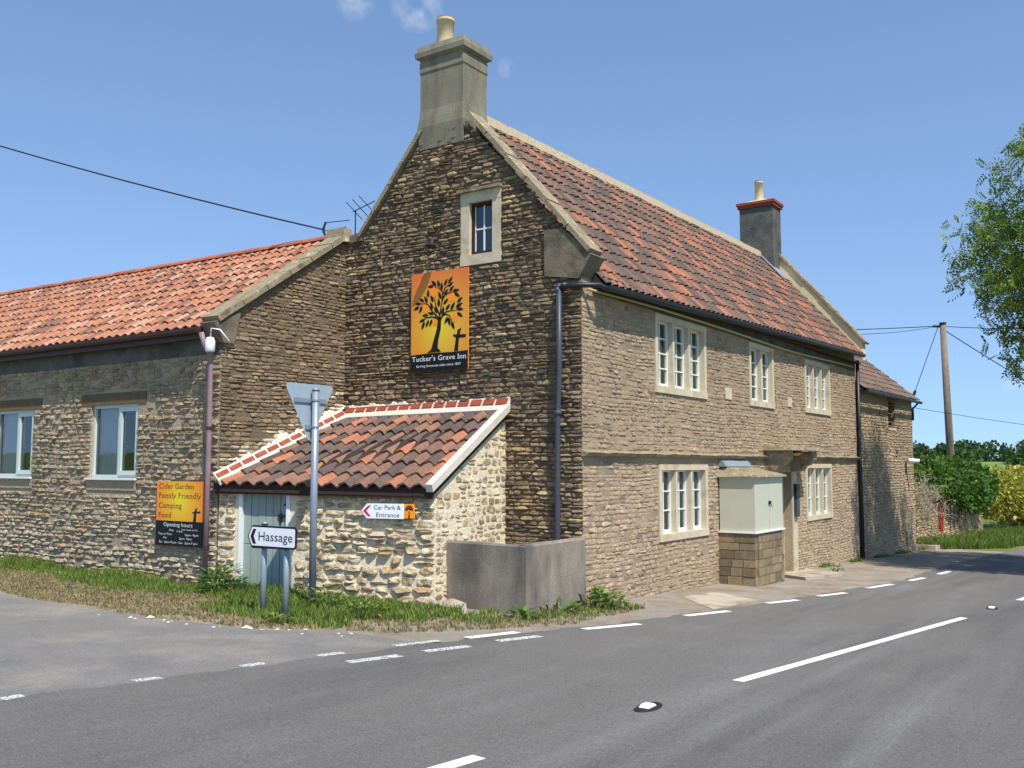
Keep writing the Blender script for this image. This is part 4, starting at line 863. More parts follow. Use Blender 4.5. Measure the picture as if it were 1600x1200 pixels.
# ------------------------------------------------------------------ garden wall with shrubs, far right
gw = empty('garden_wall', (32, .9, gz(32, .9)), 'low rubble garden wall running on from the barn under ivy', 'wall')
GWF = Frame((22.35, .55, 0), (21.6, .55, 0)); GL = 21.6
gtop = [(0, 1.35), (8, .9), (16, .6), (GL, .45)]
gwall = wall_panel('wall_face', GWF, gtop, -2.6, [], M['front_mortar'], gw)
MB().add([GWF(0, 1.35, 0), GWF(GL, .35, 0), GWF(GL, .35, -.45), GWF(0, 1.35, -.45), GWF(GL, -2.6, 0), GWF(GL, -2.6, -.45), GWF(0, -2.6, -.45)], [(0, 1, 2, 3), (1, 4, 5, 2), (3, 2, 5, 6)]).build('wall_body', M['front_mortar'], gw)
gst = make_stones(GWF, gtop, -2.3, [], random.Random(51), (.09, .15), (.2, .45), (.015, .05), .014, pal_barn); place_pieces([(gwall, gst)], 'stone', 'smaller_stones', M['stone'], gw, limit=0)
ri = empty('red_wall_iron', (30.3, .6, -.6), 'narrow red painted iron fitting on the garden wall', 'iron fitting')
b = MB(); b.fbox(GWF, 7.9, 8.0, -.95, .25, .06, .1); b.fbox(GWF, 8.28, 8.38, -.95, .25, .06, .1); b.build('upright', M['red_iron'], ri)
for z in (-.8, -.35, .1): MB().fbox(GWF, 8.0, 8.28, z, z+.08, .065, .095).build('crossbar', M['red_iron'], ri)
slab('step_slab', [(22.6, -.55), (24.2, -.5), (24.3, .3), (22.7, .3)], .16, 'pale stone step at the foot of the barn corner')

# ------------------------------------------------------------------ signs
def glyphs(s, serif):
    """flat outline text as (verts, faces) with the baseline at 0; serif adds short feet to the stems"""
    cu = bpy.data.curves.new('t', 'FONT'); cu.body = s; cu.size = 1.0; cu.resolution_u = 3; cu.space_character = 1.04 if serif else 1.0
    o = bpy.data.objects.new('t', cu); COL.objects.link(o); dg = bpy.context.evaluated_depsgraph_get(); dg.update()
    me = bpy.data.meshes.new_from_object(o.evaluated_get(dg)); v = [tuple(p.co) for p in me.vertices]; f = [tuple(p.vertices) for p in me.polygons]
    if serif:
        cnt = {}
        for p in me.polygons:
            for e in p.edge_keys: cnt[e] = cnt.get(e, 0)+1
        for (a, b), k in cnt.items():
            if k != 1: continue
            pa, pb = v[a], v[b]; w_ = abs(pa[0]-pb[0])
            if abs(pa[1]-pb[1]) < .004 and .05 < w_ < .15 and (abs(pa[1]) < .03 or pa[1] > .45):
                x0, x1 = min(pa[0], pb[0])-.045, max(pa[0], pb[0])+.045; y0 = pa[1] if pa[1] < .3 else pa[1]-.045; n = len(v)
                v += [(x0, y0, 0.001), (x1, y0, 0.001), (x1, y0+.045, 0.001), (x0, y0+.045, 0.001)]; f.append((n, n+1, n+2, n+3))
    bpy.data.objects.remove(o); bpy.data.curves.remove(cu); bpy.data.meshes.remove(me); return v, f
def text(F, s, u, z, h, d, m, par, width=None, align='L', serif=False, shear=0.0, name='lettering'):
    v, f = glyphs(s, serif); x0, x1 = min(p[0] for p in v), max(p[0] for p in v); k = h/.72; kx = width/(x1-x0) if width else k
    off = 0 if align == 'L' else (x1-x0)*kx/2
    b = MB(); b.add([F(u+(p[0]-x0)*kx-off+shear*p[1]*k, z+p[1]*k, d+p[2]) for p in v], f); return props(b.build(name, m, par), kind='stuff')
def plate(F, pts, d0, d1, name, m, par):      # an outline (anticlockwise seen from the front) with thickness
    k = len(pts); v = [F(u, z, d1) for u, z in pts]+[F(u, z, d0) for u, z in pts]
    return MB().add(v, [tuple(range(k)), tuple(reversed(range(k, 2*k)))]+[(i, k+i, k+(i+1) % k, (i+1) % k) for i in range(k)]).build(name, m, par)
def rrect(u0, u1, z0, z1, r, n=4):
    p = []
    for (cu_, cz_, a0) in ((u1-r, z0+r, -90), (u1-r, z1-r, 0), (u0+r, z1-r, 90), (u0+r, z0+r, 180)):
        for i in range(n+1): a = R(a0+90*i/n); p.append((cu_+r*math.cos(a), cz_+r*math.sin(a)))
    return p
# the inn's own sign
SU0, SU1, SZ0, SZ1 = YG(3.24), YG(2.05), 3.32, 4.97; D0 = .085
sg = empty('inn_sign', GF(SU0, SZ0, .08), 'tall orange inn sign with a black fruit tree and a cross, on the gable', 'sign')
uw, zh = SU1-SU0, SZ1-SZ0
MB().fbox(GF, SU0, SU1, SZ0, SZ1, .06, D0).build('board', print_mat('sunrise_print', GF(SU0, SZ0, D0), GF.U, uw, zh, .52, .42, S(232, 206, 44), S(226, 116, 44), 1.0), sg)
def at(x, y):      # measured on the sign face, in its own width and height
    s = (x-105)/532.0; top, bot = 195-98*s, 1095-35*s; return SU0+uw*s, SZ1-zh*(y-top)/(bot-top)
plate(GF, [(SU0, SZ0), (SU1, SZ0), (SU1, SZ0+zh*.182)]+[(SU0+uw*t, SZ0+zh*(.182-.012*(1-t)+.006*math.sin(t*5))) for t in (.75, .5, .25)]+[(SU0, SZ0+zh*.172)], D0, D0+.003, 'black_ground', M['black'], sg)
plate(GF, [at(*p) for p in ((262, 915), (300, 880), (322, 800), (352, 690), (363, 590), (392, 585), (388, 690), (365, 800), (360, 865), (392, 900))], D0, D0+.004, 'tree_trunk', M['black'], sg)
def stroke(b, pts, w0, w1, d):
    q = [Vector((*at(*p), 0)) for p in pts]; n = 5; fine = []
    for i in range(len(q)-1):
        p0, p1, p2, p3 = q[max(i-1, 0)], q[i], q[i+1], q[min(i+2, len(q)-1)]
        for k in range(n+(i == len(q)-2)):
            t = k/n; fine.append(.5*((2*p1)+(p2-p0)*t+(2*p0-5*p1+4*p2-p3)*t*t+(3*p1-p0-3*p2+p3)*t**3))
    base = len(b.v)
    for i, p in enumerate(fine):
        t = fine[min(i+1, len(fine)-1)]-fine[max(i-1, 0)]; nn = Vector((-t.y, t.x, 0)).normalized()*(w0+(w1-w0)*i/(len(fine)-1))/2
        for s in (-1, 1): b.v.append(tuple(GF(p.x+nn.x*s, p.y+nn.y*s, d)))
    for i in range(len(fine)-1): b.f.append((base+2*i, base+2*i+2, base+2*i+3, base+2*i+1)); b.c.append(None)
for pts in ([(378, 595), (392, 480), (408, 380), (385, 320), (330, 300)], [(404, 410), (435, 365), (480, 345), (525, 330)], [(380, 560), (345, 480), (328, 395)], [(375, 590), (310, 530), (262, 462), (195, 462)], [(372, 602), (320, 580), (255, 588), (205, 615)], [(388, 595), (430, 535), (490, 515), (540, 510)], [(385, 598), (420, 555), (470, 565), (495, 632)], [(400, 420), (415, 335), (440, 290), (478, 268)]):
    b = MB(); stroke(b, pts, .030, .009, D0+.0045); b.build('branch', M['black'], sg)
LV = [(345,290,298,240),(322,292,262,300),(375,300,355,230),(396,330,393,250),(420,285,447,215),(455,258,497,193),(455,290,503,245),(465,335,510,280),(498,328,560,318),(510,345,563,383),(418,372,455,310),(538,440,588,385),(525,485,588,440),(533,498,597,500),(538,533,590,572),(268,400,266,325),(262,450,232,387),(230,440,180,412),(200,460,142,462),(185,488,128,522),(210,480,183,552),(318,440,290,375),(390,410,365,340),(372,485,365,402),(310,515,290,440),(355,545,325,480),(412,460,458,400),(400,560,415,475),(433,515,475,450),(480,510,518,432),(318,555,265,540),(270,565,212,570),(240,605,183,628),(235,625,208,702),(275,608,248,680),(307,600,283,672),(455,575,423,645),(458,580,475,660),(487,620,515,692)]
for (x0, y0, x1, y1) in LV:
    p, q = Vector(at(x0, y0)), Vector(at(x1, y1)); t = q-p; nn = Vector((-t.y, t.x))*.20; o = []
    for k in range(7): s = k/6; o.append(p+t*s-nn*math.sin(math.pi*s**.8))
    for k in range(1, 6): s = 1-k/6; o.append(p+t*s+nn*math.sin(math.pi*s**.8))
    plate(GF, [tuple(x) for x in o], D0, D0+.004, 'leaf', M['black'], sg)
for (x, y, r) in ((323, 345, 38), (487, 388, 36), (245, 505, 35), (518, 588, 30), (337, 633, 26)):
    c = at(x, y); plate(GF, [(c[0]+r/532*uw*math.cos(6.283*k/18), c[1]+r/532*uw*math.sin(6.283*k/18)) for k in range(18)], D0, D0+.002, 'fruit', M['orange'], sg)
plate(GF, [at(*p) for p in ((513, 895), (548, 892), (556, 770), (618, 762), (620, 735), (562, 738), (578, 674), (545, 695), (537, 740), (503, 738), (508, 760), (530, 766))], D0, D0+.004, 'cross', M['black'], sg)
text(GF, "Tucker's Grave Inn", (SU0+SU1)/2, SZ0+zh*.105, .085, D0+.005, M['white'], sg, uw*.95, 'C', True)
text(GF, 'Serving Somerset cider since 1827', (SU0+SU1)/2-.01, SZ0+zh*.045, .040, D0+.005, M['white'], sg, uw*.78, 'C', False, .15)
# opening hours
HU0, HU1, HZ0, HZ1 = YL(6.21), YL(5.06), .53, 1.53; hw_, hz_ = HU1-HU0, HZ1-HZ0; D1 = .075
hs = empty('opening_hours_sign', LF(HU0, HZ0, .06), 'orange and black opening hours board on the wing wall by the downpipe', 'sign')
MB().fbox(LF, HU0, HU1, HZ0+hz_*.385, HZ1, .05, D1).build('orange_panel', print_mat('sunrise_print_small', LF(HU0, HZ0, D1), LF.U, hw_, hz_, .5, .70, S(240, 222, 30), S(242, 134, 34), .62), hs)
MB().fbox(LF, HU0, HU1, HZ0, HZ0+hz_*.384, .05, D1).build('black_panel', M['black'], hs)
for s, z, wd in (('Cider Garden', .885, .75), ('Family Friendly', .74, .90), ('Camping', .585, .50), ('Food', .435, .28)):
    text(LF, s, HU0+.06, HZ0+hz_*z, .085, D1+.002, M['brown_text'], hs, hw_*wd, 'L', True)
plate(LF, [(HU1-x*hw_, HZ0+hz_*y) for x, y in ((.20, .386), (.14, .386), (.135, .52), (.05, .525), (.055, .55), (.13, .545), (.12, .60), (.16, .58), (.175, .54), (.22, .53), (.21, .51), (.18, .515))], D1, D1+.003, 'cross', M['black'], hs)
text(LF, 'Opening hours', HU0+hw_*.48, HZ0+hz_*.30, .062, D1+.002, M['white'], hs, hw_*.62, 'C', True)
for s, u, z, wd, h in (('Mon', .30, .225, .10, .034), ('FOR TAKE OUTS', .56, .245, .34, .022), ('5-7pm', .46, .215, .12, .028), ('Tues to Thurs', .06, .165, .30, .034), ('5pm- 9pm', .64, .165, .28, .034), ('Fri', .18, .105, .07, .034), ('2pm- 9pm', .52, .105, .26, .034), ('Sat  2pm-9 pm  Sun  2pm-7 pm', .08, .04, .82, .034)):
    text(LF, s, HU0+hw_*u, HZ0+hz_*z, h, D1+.002, M['white'], hs, hw_*wd)
# car park sign on the lean-to
CU0, CU1, CU2, CZ0, CZ1 = 2.46, 3.13, 3.29, 1.035, 1.245; D2 = .085; cm = (CZ0+CZ1)/2
cs = empty('car_park_sign', SF(CU0, CZ0, .06), 'white arrow-ended sign with red chevron reading Car Park and Entrance', 'sign')
plate(SF, [(CU0, cm), (CU0+.09, CZ0), (CU1, CZ0), (CU1, CZ1), (CU0+.09, CZ1)], .065, D2, 'white_panel', M['white'], cs)
plate(SF, [(CU0+.03, cm), (CU0+.11, CZ0+.03), (CU0+.155, CZ0+.03), (CU0+.08, cm), (CU0+.155, CZ1-.03), (CU0+.11, CZ1-.03)], D2, D2+.002, 'red_chevron', M['red'], cs)
text(SF, 'Car Park &', CU0+.41, cm+.022, .062, D2+.002, M['black'], cs, .42, 'C'); text(SF, 'Entrance', CU0+.42, cm-.082, .062, D2+.002, M['black'], cs, .36, 'C')
MB().fbox(SF, CU1+.004, CU2, CZ0+.01, CZ1, .065, D2-.002).build('orange_square', M['orange'], cs)
b = MB(); uc, zc = (CU1+CU2)/2, cm
b.add([SF(uc-.012, CZ0+.01, D2), SF(uc+.012, CZ0+.01, D2), SF(uc+.006, zc, D2), SF(uc-.006, zc, D2)], [(0, 1, 2, 3)]); b.build('tree_trunk', M['black'], cs)
for k in range(15):
    a = R(10+k*20) if k < 9 else R(25+(k-9)*26); rr0 = 1.0 if k < 9 else .5; c = (uc+.052*rr0*math.cos(a), zc+.012+.062*rr0*math.sin(a)); plate(SF, [(c[0]+.013*math.cos(6.283*i/8+a), c[1]+.011*math.sin(6.283*i/8+a)) for i in range(8)], D2-.003, D2+.001, 'leaf', M['black'], cs)
# Hassage fingerpost
HF = Frame((-4.15, 2.40, 0), (0, -1, 0)); ha = empty('direction_sign', (-4.1, 1.96, gz(-4.1, 1.96)), 'small white Hassage direction sign on two grey posts in the verge', 'sign')
for u in (.24, .64):
    MB().tube([HF(u, -.25, -.06), HF(u, 1.06 if u < .5 else 1.0, -.06)], .036, 14).build('post', M['galv'], ha, True)
MB().tube([HF(.24, 1.055, -.06), HF(.24, 1.085, -.06)], [.045, .04], 14).build('post_cap', M['galv'], ha, True)
Z0, Z1, ZM = .775, 1.045, .91
plate(HF, [(0, ZM), (.07, Z0+.0), (.10, Z0-.012), (.83, Z0), (.865, Z0+.03), (.865, Z1-.03), (.83, Z1), (.10, Z1), (.07, Z1-.01)], -.012, 0, 'black_border', M['black'], ha)
plate(HF, [(.022, ZM), (.082, Z0+.022), (.825, Z0+.024), (.842, Z0+.04), (.842, Z1-.04), (.825, Z1-.024), (.082, Z1-.022)], 0, .003, 'white_panel', M['white'], ha)
plate(HF, [(.055, ZM), (.105, Z0+.045), (.16, Z0+.045), (.115, ZM), (.16, Z1-.045), (.105, Z1-.045)], .003, .005, 'black_chevron', M['black'], ha)
text(HF, 'Hassage', .205, Z0+.088, .112, .005, M['black'], ha, .60)
# give-way triangle seen from behind
gp = empty('give_way_sign', (-3.02, 2.42, gz(-3, 2.4)), 'grey back of a point-down triangular road sign on a tall grey pole', 'sign')
MB().tube([(-3.02, 2.42, -.3), (-3.02, 2.42, 2.80)], .048, 16).build('pole', M['galv'], gp, True); MB().tube([(-3.02, 2.42, 2.79), (-3.02, 2.42, 2.82)], .054, 16).build('pole_cap', M['galv'], gp, True)
TFm = Frame((-3.05, 2.50, 0), (1, 0, 0)); tri = []
for (cu_, cz_, a0) in ((-.385, 2.84, 90), (.0, 2.17, 210), (.385, 2.84, 330)):
    for i in range(6): a = R(a0+120*i/5); tri.append((cu_+.045*math.cos(a), cz_+.045*math.sin(a)))
plate(TFm, tri, -.004, 0, 'triangle_plate', M['sign_grey'], gp)
for z, wd in ((2.66, .58), (2.30, .16)): MB().fbox(TFm, -wd/2, wd/2, z-.03, z+.03, .002, .022).build('channel', M['galv'], gp); MB().tube([(-3.02, 2.42, z-.012), (-3.02, 2.42, z+.012)], .056, 14).build('pole_clip', M['galv'], gp)
# swan-neck lamp above the inn sign
wl = empty('sign_lamp', GF(YG(2.66), 5.35, .1), 'small black lamp on the gable above the inn sign', 'lamp')
MB().tube([GF(YG(2.66), 5.42, 0), GF(YG(2.66), 5.48, .14), GF(YG(2.66), 5.45, .26)], .013, 6).build('arm', M['iron'], wl)
MB().tube([GF(YG(2.66), 5.46, .26), GF(YG(2.66), 5.40, .27), GF(YG(2.66), 5.34, .28)], [.03, .05, .10], 12).build('shade', M['iron'], wl)

# ------------------------------------------------------------------ aerial, pole and cables
ae = empty('tv_aerial', (.2, 5.2, 5.9), 'thin black television aerial on the wing ridge behind the gable', 'aerial')
MB().tube([(.3, 4.92, 5.7), (.3, 4.92, 6.42)], .012, 6).build('mast', M['iron'], ae)
MB().tube([(.3, 4.98, 6.40), (.3, 4.45, 6.52)], .009, 6).build('boom', M['iron'], ae)
for (y, z) in ((4.95, 6.41), (4.80, 6.44), (4.64, 6.48)): MB().tube([(.2, y+.11, z+.16), (.4, y-.11, z-.16)], .008, 5).build('element', M['iron'], ae)
br = empty('cable_bracket', (-.02, 5.2, 5.9), 'curved black cable bracket on the wing ridge', 'bracket')
MB().tube([(0, 5.36, 5.92), (-.02, 5.40, 6.02), (-.02, 5.40, 6.10), (0, 5.37, 6.20)], .024, 8).build('insulator_arm', M['iron'], br)
MB().tube([(0, 5.37, 6.19), (0, 4.78, 6.15)], .008, 6).build('upper_rod', M['iron'], br); MB().tube([(0, 5.37, 6.04), (0, 4.86, 6.04)], .008, 6).build('lower_rod', M['iron'], br)
def cable(a, c, sag, r, lab, n=24, m=M['wire']):
    a, c = Vector(a), Vector(c); pts = [a.lerp(c, i/n)-Vector((0, 0, 4*sag*(i/n)*(1-i/n))) for i in range(n+1)]
    o = MB().tube(pts, r, 6).build('overhead_cable', m, None, True); return props(o, lab, 'cable')
A0 = Vector((-.01, 5.40, 6.06)); A1 = Vector((-2.16, 12.78, 8.69)); cable(A0, A0+(A1-A0)*2.2, .25, .016, 'black overhead cable rising left from the wing ridge', 30)
po = empty('utility_pole', (36.9, 1.25, gz(37, 1)), 'tall leaning wooden utility pole behind the ivy', 'pole')
pt = Vector((36.09, 1.31, 8.46)); pbm = Vector((36.95, 1.25, -2)); MB().tube([pbm, pbm.lerp(pt, .5), pt], [.19, .17, .14], 12).build('pole_shaft', M['pole_wood'], po, True)
MB().tube([pt+Vector((0, .0, -.15)), pt+Vector((-.1, .42, -.12))], .06, 8).build('insulator', M['iron'], po); MB().tube([pt+Vector((0, 0, -.05)), pt+Vector((0, 0, .03))], .16, 12).build('pole_top', M['iron'], po)
pk = pt+Vector((0, .2, -.12)); 
cable(pk, (22, 22, 8.6), .4, .022, 'overhead cable running left from the pole behind the inn roof'); cable(pk, (40.5, -7.5, 8.3), .2, .018, 'overhead cable running right from the pole into the ash tree')
cable(pk, (40.0, -6.3, 2.6), .15, .022, 'steep service cable falling right from the pole'); cable(pk, (22.2, 2.6, 6.45), .12, .012, 'thin service wire from the pole to the barn ridge')
sty = cable(pk, (33.5, 4.6, -1.6), 0, .016, 'thin steel stay wire slanting left from the pole top'); MB().tube([pk.lerp(Vector((33.5, 4.6, -1.6)), .31), pk.lerp(Vector((33.5, 4.6, -1.6)), .33)], .07, 8).build('stay_insulator', M['iron'], sty)
cable((22.3, 2.0, 4.2), (70, -14, 3.4), .6, .010, 'faint low telephone wire leaving the barn eaves')

# ------------------------------------------------------------------ plants
def leaf_quad(b, p, d, up, L, W, col):
    d = d.normalized(); s = d.cross(up); s = s.normalized() if s.length > 1e-4 else Vector((1, 0, 0)); m = p+d*L*.5
    b.add([p, m+s*W*.5+up*L*.04, p+d*L, m-s*W*.5+up*L*.04], [(0, 1, 2, 3)], col)
def rv(r): 
    while True:
        v = Vector((r.uniform(-1, 1), r.uniform(-1, 1), r.uniform(-1, 1)))
        if .05 < v.length < 1: return v
def cloud(b, blobs, n, L, W, pal, r, shell=.55, grav=.2):
    tot = sum(x[1][0]*x[1][1]*x[1][2] for x in blobs)**1.0
    for c, rad in blobs:
        k = int(n*rad[0]*rad[1]*rad[2]/tot); c = Vector(c)
        for _ in range(k):
            v = rv(r).normalized()*(shell+(1.06-shell)*r.random()**.6); v *= 1+.10*math.sin(v.x*9+c.x)*math.sin(v.z*8+c.y)
            p = c+Vector((v.x*rad[0], v.y*rad[1], v.z*rad[2])); d = (v.normalized()*.6+rv(r)-Vector((0, 0, grav))); k_ = r.uniform(.7, 1.3)
            leaf_quad(b, p, d, rv(r).normalized(), L*k_, W*k_, pal(r))
def palg(a, c, extra=None, pe=.1):
    def f(r):
        if extra and r.random() < pe: return extra
        return lerp(a, c, r.random())
    return f
# ash tree by the near side of the road, at the right of the picture
ash = empty('ash_tree', (15.2, -9.4, gz(15, -9)), 'feathery green ash tree leaning in from the right edge', 'tree'); ra = random.Random(77); T0 = Vector((15.2, -9.4, gz(15, -9)-.2)); CC = Vector((15.25, -7.6, 7.15))
tr = MB().tube([T0, T0+Vector((.0, .3, 1.5)), T0+Vector((-.2, 1.1, 3.5)), CC+Vector((0, -.3, 0)), CC+Vector((0, .2, 3.2))], [.40, .32, .26, .17, .05], 12).build('trunk', M['bark'], ash, True)
clumps = []
for k in range(420):
    v = rv(ra).normalized(); q = (.40+.60*ra.random()**.5)*(1+.09*math.sin(v.x*7+1)*math.sin(v.z*6+v.y*5)); clumps.append(CC+Vector((v.x*4.35, v.y*4.35, v.z*4.1))*q)
for k in range(30):
    e = clumps[k*7]; st = T0.lerp(CC, ra.uniform(.45, 1.0)); MB().tube([st, st.lerp(e, .5)+Vector((0, 0, .3)), e], [.08, .045, .012], 6).build('limb', M['bark'], tr, True)
pa_ = palg(S(76, 106, 40), S(124, 150, 58), S(160, 174, 76), .14); crown = MB()
for c in clumps:
    for q in range(40):
        d = rv(ra); d.z -= .35; d.normalize(); p = c+rv(ra)*.72; up = rv(ra).normalized(); s_ = d.cross(up).normalized(); Ln = ra.uniform(.22, .34); col = pa_(ra)
        for i in range(4):
            t = (i+.6)/4.3
            for sg_ in (-1, 1): leaf_quad(crown, p+d*Ln*t, (d*.55+s_*sg_), up, .12, .046, col)
        leaf_quad(crown, p+d*Ln, d, up, .12, .046, col)
crown.build('crown', M['leaf'], ash)
# ivy, dead vine and yellow-green shrub on and beyond the garden wall
r3 = random.Random(15)
iv = empty('ivy_bush', (31, .6, gz(31, .5)), 'dense dark green ivy hanging over the garden wall', 'bush'); b = MB()
cloud(b, [((26.5, 1.4, 1.35), (2.2, .8, .65)), ((30.0, 1.0, 1.25), (2.4, .9, .80)), ((33.5, .8, 1.1), (2.6, .9, .95)), ((37, .8, .95), (2.4, .9, 1.0)), ((40.5, .8, .75), (2.0, .9, 1.0)), ((37.5, .45, .3), (2.8, .4, .7))], 9000, .20, .13, palg(S(46, 78, 26), S(84, 118, 40), S(110, 140, 56), .12), r3, .6)
b.build('foliage', M['leaf'], iv)
for k in range(9):
    u = 7.5+k*.95+r3.uniform(-.3, .3); z = r3.uniform(-1.2, -.5); MB().tube([GWF(u, .5, .12), GWF(u+.1, (z+.4)/2, .08), GWF(u+.05, z, .07)], [.03, .025, .01], 5).build('hanging_stem', M['bark'], iv)
dv = empty('dead_vine', (25.5, .4, 0), 'bare grey dead vine tangled on the wall beside the barn', 'vine'); b = MB()
for k in range(260):
    p = Vector((r3.uniform(23, 28.5), r3.uniform(.0, .9), 0)); p.z = r3.uniform(.2, 1.5)-.10*(p.x-24); d = rv(r3)*.55; d.z -= .15; b.tube([p, p+d*.5+rv(r3)*.08, p+d], [.014, .01, .005], 4)
props(b.build('twigs', M['twig'], dv), kind='stuff')
yb = empty('golden_shrub', (44, -.4, gz(44, 0)), 'large yellow-green leafy shrub beyond the garden wall', 'shrub'); b = MB()
cloud(b, [((44.5, 1.6, .4), (2.6, 1.2, 1.15)), ((47, .6, .2), (3.0, 1.7, 1.35)), ((50.5, -.2, .1), (3.6, 2.0, 1.5)), ((53, -.6, -.4), (4, 2.4, 1.5)), ((58, -.8, -.6), (4, 2.4, 1.6))], 14000, .26, .17, palg(S(120, 128, 40), S(178, 172, 70), S(206, 190, 88), .18), r3, .62)
b.build('foliage', M['leaf'], yb)
for k in range(7): x = 45+k*2.0; MB().tube([(x, .2, gz(x, 0)-.1), (x+.2, -.1, -.9), (x+r3.uniform(-.4, .4), .1, .2)], [.07, .05, .02], 6).build('stem', M['bark'], yb)
# far trees and wooded hill
ft = empty('field_tree', (98, 2.0, gz(98, 2)), 'dark round tree standing in the field at the right edge', 'tree'); b = MB()
cloud(b, [((98, 2.2, 1.0), (4.5, 4, 3.2)), ((102, -.5, 1.2), (5, 4, 3.0)), ((106, -4, .8), (5, 4, 3.2))], 5000, .6, .42, palg(S(44, 70, 30), S(78, 104, 44)), r3, .6); b.build('crown', M['leaf'], ft)
MB().tube([(99, 1.5, -3.2), (99, 1.5, 0)], [.35, .25], 8).build('trunk', M['bark'], ft)
def hz(x, y): return gz(x, y)+5.2*math.exp(-((x-265)/60)**2)*(.35+.65*math.exp(-((y-22)/60)**2))
hb = MB(); HXs, HYs = frange(120, 420, 30), frange(-160, 200, 36)
for x in HXs:
    for y in HYs: hb.v.append((x, y, hz(x, y)-.3*(x < 130 or x > 410)))
for i in range(len(HXs)-1):
    for j in range(len(HYs)-1): a = i*len(HYs)+j; hb.f.append((a, a+len(HYs), a+len(HYs)+1, a+1)); hb.c.append(None)
props(hb.build('hill', mat('hill_field', S(108, 128, 62), .95, n1=[(.05, .2), (2, .2)])), kind='structure')
wb = MB(); blobs = []
for k in range(150):
    x, y = r3.uniform(235, 330), r3.uniform(-90, 62); h = r3.uniform(3.0, 5.2)*(.75 if y > 50 else 1); blobs.append(((x, y, hz(x, y)+h*.5), (h*.95, h*.95, h*.62)))
cloud(wb, blobs, 26000, 1.1, .8, palg(S(44, 70, 36), S(76, 100, 50)), r3, .7); o = wb.build('far_woods', M['leaf']); props(o, 'wooded skyline on the low hill beyond the garden wall', 'woods', kind='stuff')

# verge grass
def tuft(b, x, y, h, r, pal, n=3, w=.009):
    z = gz(x, y)+.004
    for _ in range(n):
        a = r.uniform(0, 6.283); l = h*r.uniform(.5, 1.15); bx_, by_ = math.cos(a)*l*r.uniform(.15, .6), math.sin(a)*l*r.uniform(.15, .6); px, py = x+r.uniform(-.03, .03), y+r.uniform(-.03, .03); s = Vector((-math.sin(a), math.cos(a), 0))*w*r.uniform(.6, 1.4); p = Vector((px, py, z)); m = p+Vector((bx_*.4, by_*.4, l*.6)); t = p+Vector((bx_, by_, l))
        b.add([p-s, p+s, m+s*.7, t, m-s*.7], [(0, 1, 2, 3, 4)], pal(r))
green = palg(S(76, 106, 40), S(124, 146, 66), S(156, 156, 92), .14); straw = palg(S(136, 118, 88), S(172, 152, 116), S(112, 128, 64), .25)
rg = random.Random(99); gb_ = MB(); sb_ = MB()
def scatter(b, n, fx, hmax, pal, r, nb=3):
    for _ in range(n):
        x, y, k = fx(r)
        if k is None: continue
        tuft(b, x, y, hmax*k, r, pal, nb)
def f_wing(r):
    y = r.uniform(3.0, 14.5); e = 0.55+.22*math.sin(y*1.3)+.1*math.sin(y*3.7)+max(0, (4.8-y))*.25; t = r.random(); x0 = WX-.06 if y > 4.8 else WX+.1+(4.8-y)*.27; x = x0-t*(e+.35)
    return x, y, (1-.45*t)*r.uniform(.5, 1.1)*(.75+.25*math.sin(y*2.1)) if t < .9 or r.random() < .4 else None
scatter(gb_, 9500, f_wing, .20, green, rg)
def f_posts(r):
    x, y = r.uniform(-4.3, -2.0), r.uniform(.6, 3.2); lim = WX+(4.8-y)*.273
    if x > lim-.03 or y < 1.3-.5*(x+4.3)+.3*math.sin(x*5): return 0, 0, None
    return x, y, r.uniform(.4, 1.0)*(.55+.45*math.sin(x*3+y*2.3)**2)
scatter(gb_, 3600, f_posts, .18, green, rg)
def f_tank(r):
    x, y = r.uniform(-2.6, .6), r.uniform(-.75, .5)
    if (x > -1.6 and y > -.06) or y < -.5-.2*(x+1) or math.sin(x*6.1)*math.sin(y*5+x) < -.1: return 0, 0, None
    return x, y, r.uniform(.3, .9)
scatter(gb_, 1300, f_tank, .13, green, rg)
def f_straw(r):
    x = r.uniform(-5.1, .3); y = r.uniform(-.95, 7.5); lo = interp([(-5.1, 3.2), (-4.8, 1.6), (-3.8, .15), (-2.8, -.4), (-1.7, -.85), (.3, -.75)], x)
    hi = lo+1.45+.35*math.sin(x*4)
    if not lo < y < max(hi, 3.2 if x < -4 else hi) or (x > -1.7 and y > -.1): return 0, 0, None
    return x, y, r.uniform(.4, 1)
scatter(sb_, 11000, f_straw, .06, straw, rg, 4)
def f_left(r):
    y = r.uniform(3.0, 12); x = -4.95+.1*math.sin(y*2)+r.uniform(-.12, 1.75); return x, y, r.uniform(.4, 1)
scatter(sb_, 7500, f_left, .05, straw, rg, 4)
def f_right(r):
    x = 23+r.random()**1.4*30; lo = interp([(23, -.3), (27, -2.2), (34, -2.6), (60, -3.6)], x); y = r.uniform(lo, .45); return x, y, r.uniform(.5, 1.1)
scatter(gb_, 5200, f_right, .34, green, rg, 5)
def f_front(r):
    x = r.uniform(9.8, 23); y = -.05-abs(r.gauss(0, .10)); return (x, y, r.uniform(.3, .9)) if math.sin(x*2.3)+.4*math.sin(x*5) > .35 else (0, 0, None)
scatter(gb_, 900, f_front, .14, green, rg)
def f_near(r):
    x = r.uniform(-4, 16); return x, near_edge(x)-.15-r.random()*2.5, r.uniform(.4, 1)
scatter(gb_, 2500, f_near, .16, green, rg)
props(gb_.build('verge_grass', M['grass']), 'green grass along the walls and verges', 'grass', kind='stuff'); props(sb_.build('dry_grass', M['grass']), 'short dry straw-coloured grass at the road edge', 'grass', kind='stuff')
